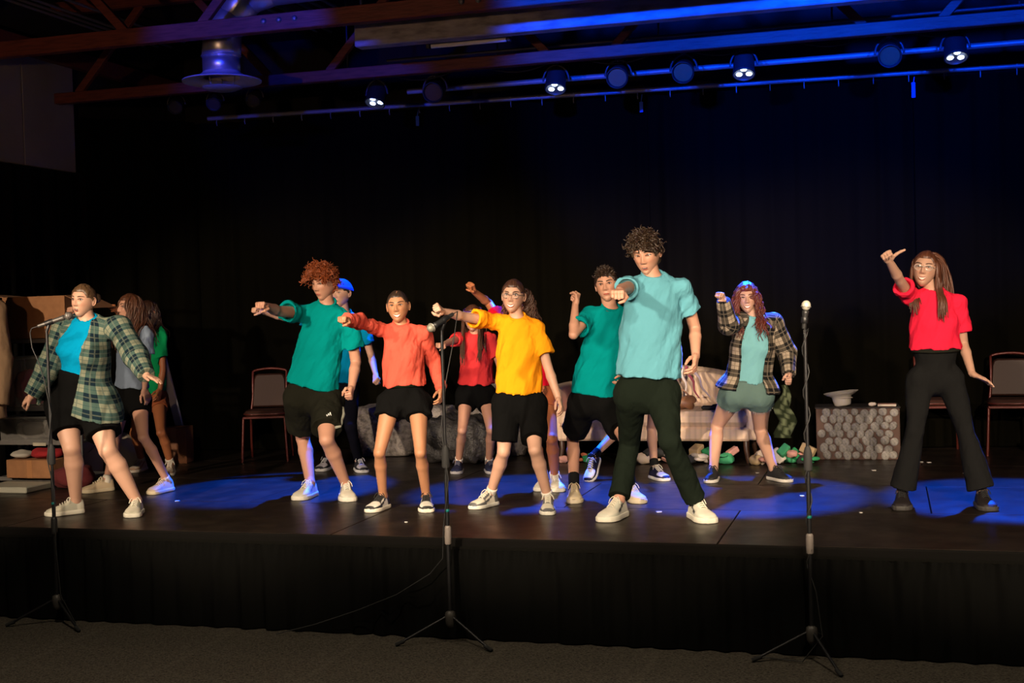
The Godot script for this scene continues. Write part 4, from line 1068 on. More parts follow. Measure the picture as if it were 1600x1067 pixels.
	person("l", "woman with long curly auburn hair in an open dark plaid shirt and denim shorts", {"skin": pale, "torso": 1.08, "limb": 1.16, "neck": 0.050, "bust": 1.0, "hand": 0.95,
		"hR": [2, Vector3(-0.4, -0.2, 1)], "hL": [2, Vector3(-1, 0, 0.3)], "mouth": "smile", "open": 0.55, "brow": Color(0.08, 0.03, 0.02),
		"top": {"col": Color(0.17, 0.41, 0.45), "hem": 0.95, "flare": 1.02, "ease": 0.022, "sleeve": 0.28, "sr": 0.058, "fold": 0.018},
		"over": {"hem": 1.08, "flare": 1.12, "ease": 0.046, "slit": 0.01, "open": 0.125, "tile": 0.115, "collar": Color(0.09, 0.07, 0.05), "mat": plaid(Color(0.010, 0.010, 0.010), Color(0.060, 0.050, 0.038), Color(0.36, 0.29, 0.215), Color(0.03, 0.026, 0.02))},
		"legs": {"name": "denim_shorts", "col": Color(0.105, 0.165, 0.150), "waist": 0.90, "waistw": 0.94, "len": 0.25, "r": 0.097, "ease": 0.008, "fold": 0.010, "fray": Color(0.42, 0.46, 0.42), "band": 0.8},
		"shoe": dark,
		"hair": {"col": Color(0.115, 0.024, 0.014), "thick": 0.020, "lump": 0.012, "line": 0.058, "bunches": [{"n": 300, "th": [0.75, 5.5], "ph": [0.2, 1.6], "len": 0.28, "wave": 0.012, "turns": 3.2, "grav": 0.40, "r": 0.0065, "out": 0.55, "mess": 0.25, "steps": 16}, {"n": 60, "th": [0.75, 1.3], "ph": [0.3, 0.9], "len": 0.25, "wave": 0.011, "turns": 2.8, "grav": 0.45, "r": 0.0065, "out": 0.5, "mess": 0.2, "steps": 15, "mirror": true}]}})
	person("n", "dancer in navy canvas high-tops and denim shorts, hidden behind the tall boy", {"skin": pale, "torso": 0.88, "limb": 0.86, "neck": 0.045, "hand": 0.9,
		"hR": [2, down], "hL": [1], "brow": Color(0.03, 0.02, 0.015),
		"top": {"col": Color(0.22, 0.03, 0.06), "hem": 0.97, "flare": 1.06, "ease": 0.020, "sleeve": 0.55, "sr": 0.064, "fold": 0.016},
		"legs": {"name": "denim_shorts", "col": Color(0.075, 0.125, 0.13), "waist": 0.92, "waistw": 0.94, "len": 0.26, "r": 0.100, "ease": 0.010},
		"sock": [Color(0.012, 0.012, 0.014), 0.07],
		"shoe": {"main": Color(0.008, 0.011, 0.035), "toecap": Color(0.60, 0.57, 0.52), "sole": Color(0.62, 0.60, 0.56), "lace": Color(0.5, 0.46, 0.4), "tongue": Color(0.26, 0.24, 0.20), "collar": 0.125},
		"hair": {"col": Color(0.03, 0.016, 0.012), "thick": 0.010, "line": 0.06, "bunches": [{"n": 60, "th": [1.6, 4.6], "ph": [0.6, 1.5], "len": 0.22, "wave": 0.006, "turns": 1.0, "grav": 0.8, "r": 0.008, "out": 0.3, "mess": 0.15, "steps": 9}]}})

# ---------------------------------------------------------------- people
func smo(a: float, b: float, x: float) -> float:
	var q := clampf((x - a) / (b - a), 0.0, 1.0)
	return q * q * (3.0 - 2.0 * q)

func bump(x: float, y: float, cx: float, cy: float, sx: float, sy: float) -> float:
	return exp(-pow((x - cx) / sx, 2) - pow((y - cy) / sy, 2))

# a point on the surface of the head; th turns from the face (0) to the side, ph goes from the crown down
func head_point(th: float, ph: float, grow := 0.0) -> Vector3:
	var cy := cos(ph)
	var p := Vector3(sin(ph) * sin(th) * (0.0745 + grow), cy * (0.115 + grow), sin(ph) * cos(th) * (0.096 + grow))
	var q := maxf(0.0, -cy)
	if cy < 0.0:
		p.x *= 1.0 - 0.30 * q * q
		p.z *= 1.0 - (0.10 if p.z > 0.0 else 0.5) * q
		p.z += 0.040 * q * q
	else:
		p.x *= 1.0 + 0.05 * sin(PI * cy)
	if p.z > 0.0 and grow == 0.0:
		var x := p.x
		var y := p.y
		var ax := absf(x)
		var ridge := smo(0.035, -0.02, y) * (1.0 - smo(-0.024, -0.036, y))
		var wide := lerpf(0.0075, 0.0125, smo(0.01, -0.022, y))
		p.z += 0.021 * ridge * exp(-pow(x / wide, 2))
		p.z += 0.006 * bump(ax, y, 0.013, -0.026, 0.006, 0.008)
		p.z -= 0.008 * bump(ax, y, 0.031, 0.013, 0.017, 0.012)
		p.z += 0.004 * bump(ax, y, 0.026, 0.034, 0.022, 0.008)
		p.z += 0.005 * bump(ax, y, 0.040, -0.020, 0.018, 0.018)
		p.z += 0.005 * bump(x, y, 0.0, -0.056, 0.022, 0.014)
		p.z -= 0.004 * bump(x, y, 0.0, -0.076, 0.020, 0.006)
		p.z += 0.006 * bump(x, y, 0.0, -0.094, 0.018, 0.013)
	return p

func face_point(x: float, y: float) -> Vector3:
	var ph := acos(clampf(y / 0.115, -0.999, 0.999))
	var q := maxf(0.0, -cos(ph))
	var w := sin(ph) * 0.0745 * (1.0 - 0.30 * q * q)
	return head_point(asin(clampf(x / w, -0.98, 0.98)), ph)

func add_head(g: Geo, x: Transform3D, S: Dictionary) -> void:
	var skin: Color = S.skin
	var v0 := g.v.size()
	var i0 := g.i.size()
	var cols := 104
	var rows := 92
	for r in rows + 1:
		var ph := PI * (r + 0.02) / (rows + 0.04)
		for k in cols:
			var u := TAU * k / cols
			var th := u - 0.45 * sin(u)
			var p := head_point(th, ph)
			var col := skin
			if p.z > 0.0:
				var blush := bump(absf(p.x), p.y, 0.042, -0.022, 0.016, 0.014) * 0.35 + bump(p.x, p.y, 0.0, -0.022, 0.012, 0.010) * 0.25
				col = col.lerp(Color(skin.r * 0.95, skin.g * 0.62, skin.b * 0.58), blush)
			g.put(x * p, Vector3.UP, col)
	g.lattice(rows + 1, cols, v0, true)
	g.smooth(v0, i0)
	var dark := Color(0.018, 0.011, 0.009)
	var brow: Color = S.get("brow", Color(0.05, 0.03, 0.02))
	for s in [-1.0, 1.0]:
		# eyeball with iris, lashes, lower lid, brow
		var e := face_point(s * 0.031, 0.013) - Vector3(0, 0, 0.0075)
		v0 = g.v.size()
		g.ball(x * e, x.basis * Basis(Vector3.RIGHT, PI / 2).scaled_local(Vector3(0.0125, 0.0120, 0.0105)), 16, 14, Color(0.62, 0.58, 0.54))
		var gaze: Vector3 = (x.basis * (Vector3(S.get("look", 0.0), S.get("lookdown", -0.05), 1.0))).normalized()
		for k in range(v0, g.v.size()):
			var q := (g.v[k] - x * e).normalized().dot(gaze)
			if q > 0.975: g.c[k] = dark
			elif q > 0.87: g.c[k] = S.get("iris", Color(0.06, 0.035, 0.02))
		var open: float = S.get("open", 1.0)
		var lash := []
		var low := []
		var br := []
		for k in 7:
			var q := k / 6.0 - 0.5
			lash.append(x * (face_point(s * (0.031 + q * 0.033), 0.0135 + open * 0.0062 * (1.0 - 3.2 * q * q)) + Vector3(0, 0, 0.0042)))
			low.append(x * (face_point(s * (0.031 + q * 0.030), 0.0125 - open * 0.0060 * (1.0 - 3.4 * q * q)) + Vector3(0, 0, 0.0032)))
			br.append(x * (face_point(s * (0.032 + q * 0.042), 0.0315 + S.get("browlift", 0.0) + 0.0055 * (1.0 - 3.0 * pow(q - 0.12, 2)) + S.get("frown", 0.0) * q) + Vector3(0, 0, 0.0012)))
		g.tube(lash, [0.0010, 0.0022, 0.0026, 0.0028, 0.0026, 0.0022, 0.0010], 6, dark)
		var lid := Color(skin.r * 0.72, skin.g * 0.6, skin.b * 0.56)
		g.tube(low, [0.0008, 0.0015, 0.0018, 0.0018, 0.0018, 0.0015, 0.0008], 6, lid)
		g.tube(br, [0.0020, 0.0034, 0.0036, 0.0034, 0.0030, 0.0024, 0.0010], 6, brow)
		# ear: a flat shell with a raised rim
		var ec := Vector3(s * 0.0745, -0.002, -0.008)
		var eb := Basis(Vector3.UP, s * -0.35) * Basis(Vector3.RIGHT, -0.2)
		g.ball(x * ec, x.basis * eb.scaled_local(Vector3(0.007, 0.029, 0.016)), 14, 10, skin)
		var rim := []
		for k in 13:
			var a := lerpf(-1.9, 2.6, k / 12.0)
			rim.append(x * (ec + eb * Vector3(s * 0.006, 0.029 * sin(a), -0.017 * cos(a) * 1.0)))
		g.tube(rim, [0.0022, 0.0036], 6, skin)
		g.tube([x * (Vector3(s * 0.0075, -0.0315, 0) * Vector3(1, 1, 0) + Vector3(0, 0, face_point(0.0075, -0.0315).z - 0.0006)), x * (Vector3(s * 0.0045, -0.0325, face_point(0.0045, -0.0325).z - 0.0006))], [0.0022, 0.0018], 6, Color(skin.r * 0.3, skin.g * 0.2, skin.b * 0.2))
	# mouth
	var lips: Color = S.get("lips", Color(skin.r * 0.72, skin.g * 0.36, skin.b * 0.36))
	var mouth: String = S.get("mouth", "closed")
	var half := 0.0265 if mouth == "smile" else (0.017 if mouth == "open" else 0.021)
	var rise := 0.008 if mouth == "smile" else (-0.001 if mouth == "closed" else 0.0)
	var gap := 0.0135 if mouth == "smile" else (0.010 if mouth == "open" else 0.0)
	var up := []
	var dn := []
	for k in 11:
		var q := k / 5.0 - 1.0
		up.append(x * (face_point(q * half, -0.0560 + rise * q * q + 0.0015 * exp(-pow((absf(q) - 0.22) / 0.2, 2)) + (0.0 if mouth != "open" else 0.003 * (1 - q * q))) + Vector3(0, 0, 0.0012)))
		dn.append(x * (face_point(q * half, -0.0600 + rise * q * q - gap * (1.0 - q * q)) + Vector3(0, 0, 0.0014)))
	if gap > 0.0:
		v0 = g.v.size()
		i0 = g.i.size()
		for r in 5:
			for k in 11:
				var col := Color(0.72, 0.68, 0.60) if (mouth == "smile" and r < 4) or (mouth == "open" and r == 0) else Color(0.05, 0.012, 0.012)
				var q := k / 5.0 - 1.0
				var yy := lerpf(-0.0560 + rise * q * q, -0.0600 + rise * q * q - gap * (1.0 - q * q), r / 4.0)
				g.put(x * (face_point(q * half * 0.97, yy) + Vector3(0, 0, 0.0011)), x.basis.z.normalized(), col)
		g.lattice(5, 11, v0, false)
	g.tube(up, [0.0008, 0.0016, 0.0023, 0.0027, 0.0029, 0.0026, 0.0029, 0.0027, 0.0023, 0.0016, 0.0008], 7, lips)
	g.tube(dn, [0.0008, 0.0020, 0.0030, 0.0037, 0.0042, 0.0043, 0.0042, 0.0037, 0.0030, 0.0020, 0.0008], 7, lips)

# a hand: palm, four fingers of three bones, a thumb from the side of the palm; style 0 flat, 1 relaxed, 2 fist, 3 fist with the thumb up
func add_hand(g: Geo, wr: Vector3, el: Vector3, d: Vector3, nrm: Vector3, right: bool, style: int, s: float, skin: Color) -> void:
	var nn := (nrm - d * nrm.dot(d)).normalized()
	var l := d.cross(nn) * (1.0 if right else -1.0)
	var fl := Field.new(wr - Vector3.ONE * 0.17 * s - Vector3.ZERO, wr + Vector3.ONE * 0.17 * s, 0.0042)
	var fore := (wr - el).normalized()
	fl.cone(wr - fore * 0.055, wr, 0.0262 * s, 0.0235 * s, 0.02, nn, 0.82)
	var off := [0.029, 0.0098, -0.0098, -0.028]
	var len4 := [0.070, 0.079, 0.073, 0.057]
	var long := [0.089, 0.092, 0.087, 0.079]
	var bend: Array = [[6.0, 8.0, 6.0], [24.0, 34.0, 20.0], [78.0, 98.0, 62.0], [78.0, 98.0, 62.0]][style]
	for j in 4:
		var kn: Vector3 = wr + d * long[j] * s + l * off[j] * s - nn * 0.004 * s
		fl.cone(wr + l * off[j] * 0.62 * s + d * 0.012 * s, kn, 0.0150 * s, 0.0112 * s, 0.012)
		var a := deg_to_rad(bend[0] + (j - 1.5) * (4.0 if style == 1 else 1.0))
		var p := kn
		var sp: float = off[j] * (1.5 if style < 2 else -0.6)
		var fd := (d + l * sp).normalized()
		for b in 3:
			var e: Vector3 = p + (fd * cos(a) + nn * sin(a)) * len4[j] * s * [0.45, 0.31, 0.24][b]
			fl.cone(p, e, (0.0098 - b * 0.0011) * s, (0.0088 - b * 0.0011) * s, 0.0035 if b else 0.007)
			p = e
			a += deg_to_rad(bend[mini(b + 1, 2)])
	var tp := wr + d * 0.022 * s + l * 0.024 * s + nn * 0.006 * s
	var dirs: Array = [[l * 0.62 + d * 0.75, l * 0.5 + d * 0.85, l * 0.35 + d * 0.95], [l * 0.55 + d * 0.75 + nn * 0.35, l * 0.2 + d * 0.9 + nn * 0.35, d + nn * 0.3], [l * 0.5 + d * 0.62 + nn * 0.55, d * 0.75 - l * 0.45 + nn * 0.62, d * 0.25 - l * 0.95 + nn * 0.30], [l * 0.9 + d * 0.35, l * 0.98 + d * 0.1, l * 0.95 - d * 0.15]][style]
	fl.cone(wr + l * 0.010 * s + d * 0.01 * s, tp, 0.016 * s, 0.015 * s, 0.014)
	for b in 3:
		var e: Vector3 = tp + dirs[b].normalized() * s * [0.042, 0.033, 0.026][b]
		fl.cone(tp, e, (0.0128 - b * 0.0015) * s, (0.0112 - b * 0.0015) * s, 0.009 if b == 0 else 0.004)
		tp = e
	fl.into(g, skin)

func bounds(pts: Array, pad: float, cell: float) -> Field:
	var lo: Vector3 = pts[0]
	var hi: Vector3 = pts[0]
	for p in pts:
		lo = lo.min(p); hi = hi.max(p)
	return Field.new(lo - Vector3.ONE * pad, hi + Vector3.ONE * pad, cell)

func torso(fl: Field, J: Dictionary, s: float, w: float, ease: float, hem: float, flare: float, cut: bool, bust: float, belly := 0.0) -> void:
	var front: Vector3 = J.fr
	var a: Vector3 = J.nb.lerp(J.pel, 0.20)
	var b: Vector3 = J.nb.lerp(J.pel, 0.50)
	var e: Vector3 = J.nb.lerp(J.pel, hem)
	fl.cone(a, b, (0.112 * w + ease) * s, (0.122 * w + ease) * s, 0.05, front, 0.72)
	fl.cone(b, e, (0.122 * w + ease) * s, (0.122 * w + ease) * s * flare, 0.04, front, 0.74, cut)
	if bust > 0.0:
		for q in [-1.0, 1.0]:
			var c: Vector3 = J.nb.lerp(J.pel, 0.40) + front * 0.055 * s * w + J.lat * q * 0.060 * s * w
			fl.cone(c, c + J.up * 0.02, (0.052 * bust + ease * 0.6) * s * w, (0.046 * bust + ease * 0.6) * s * w, 0.05)
	if belly > 0.0:
		var c: Vector3 = J.nb.lerp(J.pel, 0.86) + front * 0.045 * s * w
		fl.cone(c - J.lat * 0.05, c + J.lat * 0.05, belly * s * w, belly * s * w, 0.07)

func person(key: String, label: String, S: Dictionary) -> Node3D:
	var J: Dictionary = POSES[key].duplicate()
	var root := thing("person", label, "person", J.at)
	var s: float = J.H / 1.7
	var B: float = S.get("limb", 1.0)
	var W: float = S.get("torso", 1.0)
	J.up = (J.nb - J.pel).normalized()
	var lat: Vector3 = J.shL - J.shR
	J.lat = (lat - J.up * lat.dot(J.up)).normalized()
	J.fr = J.lat.cross(J.up).normalized()
	var fr: Vector3 = J.fr
	var skin: Color = S.skin
	var seedn := hash(key)
	rng.seed = seedn
	# --- the body, one surface
	var g := Geo.new()
	var all := []
	for k in J:
		if J[k] is Vector3 and not k in ["at", "face", "front", "up", "lat", "fr"]: all.append(J[k])
	var fl := bounds(all, 0.16, 0.0105)
	torso(fl, J, s, W, 0.0, 0.98, 0.94, false, S.get("bust", 0.0))
	fl.cone(J.hipR, J.hipL, 0.076 * s * W, 0.076 * s * W, 0.03)
	fl.cone(J.nb - J.up * 0.03, J.head - J.up * 0.02 * s, S.get("neck", 0.053) * s, S.get("neck", 0.053) * s * 0.94, 0.03)
	for q in ["R", "L"]:
		var sh: Vector3 = J["sh" + q]
		var el: Vector3 = J["el" + q]
		var wr: Vector3 = J["wr" + q]
		var hip: Vector3 = J["hip" + q]
		var kn: Vector3 = J["kn" + q]
		var an: Vector3 = J["an" + q]
		fl.cone(J.nb - J.up * 0.024, sh, 0.042 * s, 0.038 * s * B, 0.04)
		fl.cone(sh, el, 0.044 * s * B, 0.036 * s * B, 0.025)
		fl.cone(el, el.lerp(wr, 0.3), 0.034 * s * B, 0.037 * s * B, 0.006)
		fl.cone(el.lerp(wr, 0.3), wr, 0.037 * s * B, 0.0245 * s * lerpf(1.0, B, 0.5), 0.010)
		fl.cone(hip, kn, 0.088 * s * B, 0.048 * s * B, 0.02)
		fl.cone(kn - fr * 0.004, kn + fr * 0.012, 0.046 * s * B, 0.041 * s * B, 0.010)
		var calf: Vector3 = kn.lerp(an, 0.3) - fr * 0.014 * s
		fl.cone(kn, calf, 0.044 * s * B, 0.051 * s * B, 0.014)
		fl.cone(calf, an, 0.051 * s * B, 0.033 * s * lerpf(1.0, B, 0.6), 0.012)
		fl.cone(an, J["heel" + q].lerp(J["toe" + q], 0.6) + Vector3(0, 0.04, 0), 0.034 * s, 0.026 * s, 0.02)
	fl.into(g, skin)
	for q in ["R", "L"]:
		var hs: Array = S.get("h" + q, [1])
		var d: Vector3 = (J["ha" + q] - J["wr" + q]).normalized()
		var nr: Vector3 = hs[1] if hs.size() > 1 else (Vector3.DOWN if hs[0] == 2 or hs[0] == 0 else J.lat * (1.0 if q == "R" else -1.0) - fr * 0.3)
		if absf(nr.normalized().dot(d)) > 0.9: nr = J.lat * (1.0 if q == "R" else -1.0)
		add_hand(g, J["wr" + q], J["el" + q], d, nr, q == "R", hs[0], lerpf(1.0, s, 0.7) * S.get("hand", 0.96), skin)
	var hsz: float = lerpf(1.0, s, 0.5) * S.get("headsize", 1.0)
	var hb := Basis(Vector3.UP, deg_to_rad(J.face.x)) * Basis(Vector3.RIGHT, deg_to_rad(J.face.y)) * Basis(Vector3.BACK, deg_to_rad(J.face.z))
	var hx := Transform3D(hb.scaled(Vector3.ONE * hsz) if false else hb * Basis.from_scale(Vector3.ONE * hsz), J.head)
	add_head(g, hx, S)
	part("body", g, skin_mat(), root)
	# --- clothes
	if S.has("top"): dress_top(root, J, s, W, B, S, S.top)
	if S.has("legs"): dress_legs(root, J, s, W, B, S, S.legs)
	if S.has("over"): dress_over(root, J, s, W, B, S, S.over)
	for q in ["R", "L"]:
		if S.has("sock"):
			var sg := Geo.new()
			var an: Vector3 = J["an" + q]
			var u: Vector3 = (J["kn" + q] - an).normalized()
			var r: float = 0.041 * s * lerpf(1.0, B, 0.6)
			sg.tube([an - u * 0.03, an + u * 0.01, an + u * (S.sock[1] - 0.012), an + u * S.sock[1]], [r, r, r * 1.03, r * 1.0], 14, S.sock[0])
			part("sock", sg, cloth_mat(), root)
		shoe(root, J, q, s, S.shoe)
	hair(root, hx, J, S)
	if S.has("glasses"): glasses(root, hx, S.glasses)
	return root

func dress_top(root: Node3D, J: Dictionary, s: float, W: float, B: float, S: Dictionary, T: Dictionary) -> void:
	var g := Geo.new()
	var ease: float = T.get("ease", 0.022)
	var sl: float = T.get("sleeve", 0.6)
	var pts := [J.nb, J.pel, J.nb.lerp(J.pel, T.hem), J.shR, J.shL]
	for q in ["R", "L"]:
		pts.append(J["el" + q] if sl > 0.5 else J["sh" + q].lerp(J["el" + q], sl))
		if sl > 1.0: pts.append(J["wr" + q])
	var fl := bounds(pts, 0.20, 0.0088)
	torso(fl, J, s, W, ease, T.hem, T.get("flare", 1.15), true, S.get("bust", 0.0), 0.0)
	var sr: float = T.get("sr", 0.066) * s * B
	for q in ["R", "L"]:
		var sh: Vector3 = J["sh" + q]
		var el: Vector3 = J["el" + q]
		var wr: Vector3 = J["wr" + q]
		fl.cone(J.nb - J.up * 0.022, sh, 0.058 * s, 0.053 * s * B, 0.04)
		if sl <= 1.0:
			fl.cone(sh, sh.lerp(el, sl), 0.055 * s * B, sr, 0.03, Vector3.ZERO, 1.0, true)
		else:
			fl.cone(sh, el, 0.060 * s * B, 0.060 * s * B, 0.03)
			fl.cone(el, el.lerp(wr, sl - 1.0), 0.062 * s * B, 0.050 * s * B, 0.02, Vector3.ZERO, 1.0, true)
	noise.seed = hash(root.name)
	noise.frequency = T.get("freq", 9.0)
	fl.folds(noise, T.get("fold", 0.012), (J.up + J.lat * 0.45).normalized(), 3.4)
	# openings: neck, sleeves and hem are hollow
	var nk: Vector3 = (J.head - J.nb).normalized()
	var nr: float = S.get("neck", 0.053) * s + 0.003
	var na: Vector3 = (nk - J.fr * -0.22).normalized()
	fl.cone(J.nb + J.up * 0.012 * s + J.fr * 0.010, J.nb + na * 0.2, nr, nr + 0.03, 0.0, Vector3.ZERO, 1.0, false, 1)
	for q in ["R", "L"]:
		var sh: Vector3 = J["sh" + q]
		var el: Vector3 = J["el" + q]
		if sl <= 1.0:
			var en := sh.lerp(el, sl)
			var u := (el - sh).normalized()
			fl.cone(en - u * 0.016, en + u * 0.05, sr - 0.022, sr - 0.014, 0.0, Vector3.ZERO, 1.0, false, 1)
	fl.into(g, T.col)
	var o := part(T.get("name", "tshirt"), g, T.get("mat", cloth_mat()), root)
	# ribbed neckband
	var rg := Geo.new()
	var ring := []
	var ax: Vector3 = (nk + J.fr * 0.42).normalized()
	var rr: float = nr + 0.006
	var sd: Vector3 = J.lat
	var fw := sd.cross(ax)
	for k in 20:
		var a := TAU * k / 20.0
		ring.append(J.nb + na * 0.034 * s + J.fr * 0.004 + sd * cos(a) * rr + fw * sin(a) * rr)
	rg.tube(ring, [0.0095], 8, T.col * T.get("ribtone", 0.92), true)
	part("neckband", rg, cloth_mat(), o)
	if T.has("cuff"):
		for q in ["R", "L"]:
			var cg := Geo.new()
			var en: Vector3 = J["el" + q].lerp(J["wr" + q], sl - 1.0)
			var u: Vector3 = (J["wr" + q] - J["el" + q]).normalized()
			cg.tube([en - u * 0.035, en - u * 0.03, en, en + u * 0.012], [0.036 * s, 0.040 * s, 0.037 * s, 0.032 * s], 14, T.col * 0.95)
			part("cuff", cg, cloth_mat(), o)

func dress_legs(root: Node3D, J: Dictionary, s: float, W: float, B: float, S: Dictionary, L: Dictionary) -> void:
	var g := Geo.new()
	var len: float = L.len
	W = L.get("w", W)
	var pts := [J.pel, J.nb.lerp(J.pel, L.waist), J.hipR, J.hipL]
	for q in ["R", "L"]:
		pts.append(J["kn" + q] if len > 0.6 else J["hip" + q].lerp(J["kn" + q], len))
		if len > 1.0: pts.append(J["an" + q])
	var fl := bounds(pts, 0.19, 0.009)
	var ease: float = L.get("ease", 0.012)
	var wl: float = L.waist
	var top: Vector3 = J.nb.lerp(J.pel, wl)
	fl.cone(J.pel, top, (0.122 * W + ease) * s, (0.122 * W + ease) * s * L.get("waistw", 1.0), 0.06, J.fr, 0.78, true)
	fl.cone(J.hipR, J.hipL, (0.088 * W + ease) * s, (0.088 * W + ease) * s, 0.055)
	var cr: Vector3 = (J.hipR + J.hipL) * 0.5
	fl.cone(J.pel, cr - J.up * 0.055 * s, 0.09 * s * W, 0.055 * s, 0.04)
	if S.get("belly", 0.0) > 0.0:
		var c: Vector3 = J.nb.lerp(J.pel, 0.86) + J.fr * 0.045 * s * W
		fl.cone(c - J.lat * 0.05, c + J.lat * 0.05, (S.belly + 0.01) * s * W, (S.belly + 0.01) * s * W, 0.07)
	for q in ["R", "L"]:
		var hip: Vector3 = J["hip" + q]
		var kn: Vector3 = J["kn" + q]
		var an: Vector3 = J["an" + q]
		if len <= 1.0:
			fl.cone(hip, hip.lerp(kn, len), (0.094 * B + ease) * s, L.r * s * B, 0.035, Vector3.ZERO, 1.0, true)
		else:
			fl.cone(hip, kn, (0.092 * B + ease) * s, L.r * s * B, 0.025)
			fl.cone(kn, kn.lerp(an, len - 1.0), L.r * s * B, L.r2 * s, 0.015, Vector3.ZERO, 1.0, true)
	noise.seed = hash(root.name) + 5
	noise.frequency = 8.0
	fl.folds(noise, L.get("fold", 0.010), Vector3(0.3, 1, 0.1).normalized(), 2.0)
	fl.into(g, L.col)
	var o := part(L.get("name", "shorts"), g, L.get("mat", cloth_mat()), root)
	if L.has("band"):
		var bg := Geo.new()
		var ring := []
		var r: float = (0.122 * W + ease) * s * L.get("waistw", 1.0)
		for k in 28:
			var a := TAU * k / 28.0
			ring.append(top - J.up * 0.02 + J.lat * cos(a) * r * 1.01 + J.fr * sin(a) * r * 0.80)
		bg.tube(ring, [0.012], 6, L.col * L.band, true)
		part("waistband", bg, cloth_mat(), o)
	if L.has("fray"):
		for q in ["R", "L"]:
			var fg := Geo.new()
			var hip: Vector3 = J["hip" + q]
			var en: Vector3 = hip.lerp(J["kn" + q], len)
			var u: Vector3 = (en - hip).normalized()
			var sd := u.cross(Vector3.BACK).normalized()
			var fw := sd.cross(u)
			for k in 70:
				var a := TAU * k / 70.0 + rng.randf() * 0.1
				var p: Vector3 = en + (sd * cos(a) + fw * sin(a)) * (L.r * s * B - 0.003)
				fg.tube([p - u * 0.004, p + u * (0.006 + rng.randf() * 0.016) + Vector3(rng.randf() - 0.5, 0, rng.randf() - 0.5) * 0.008], [0.0022, 0.0008], 4, L.fray)
			part("frayed_hem", fg, cloth_mat(), o)
	if L.has("logo"):
		# three slanted bars on the front of the left leg, a pale stripe down its outer side
		var lg := Geo.new()
		var b := Basis(J.lat, J.up, fr_of(J))
		for k in 3:
			var c := surface(fl, J.hipL.lerp(J.knL, 0.16) + J.lat * (0.012 + k * 0.013) + J.up * (k * 0.005), (J.fr + J.lat * 0.35).normalized())
			lg.box(c, Vector3(0.0085, 0.014 + k * 0.011, 0.008), 0.002, b * Basis(Vector3.BACK, 0.5))
		var lo := part("logo", lg, flat_mat(Color(0.75, 0.75, 0.72), 0.7), o)
		lo.set_meta("label", "small white three-bar logo")
		var sgm := Geo.new()
		var pp := []
		for j in 9: pp.append(surface(fl, J.hipL.lerp(J.knL, lerpf(0.0, len - 0.03, j / 8.0)), (J.lat * 0.93 + J.fr * 0.30).normalized()) + J.lat * 0.001)
		sgm.tube(pp, [0.013], 8, Color(0.22, 0.22, 0.18))
		part("side_stripe", sgm, cloth_mat(), o)

func fr_of(J: Dictionary) -> Vector3:
	return J.lat.cross(J.up).normalized()

# where a ray from inside a garment leaves it
func surface(fl: Field, p: Vector3, d: Vector3) -> Vector3:
	for k in 120:
		var q := ((p - fl.o) / fl.h).round()
		if fl.f[(int(q.z) * fl.ny + int(q.y)) * fl.nx + int(q.x)] > 0.0: return p
		p += d * 0.0025
	return p

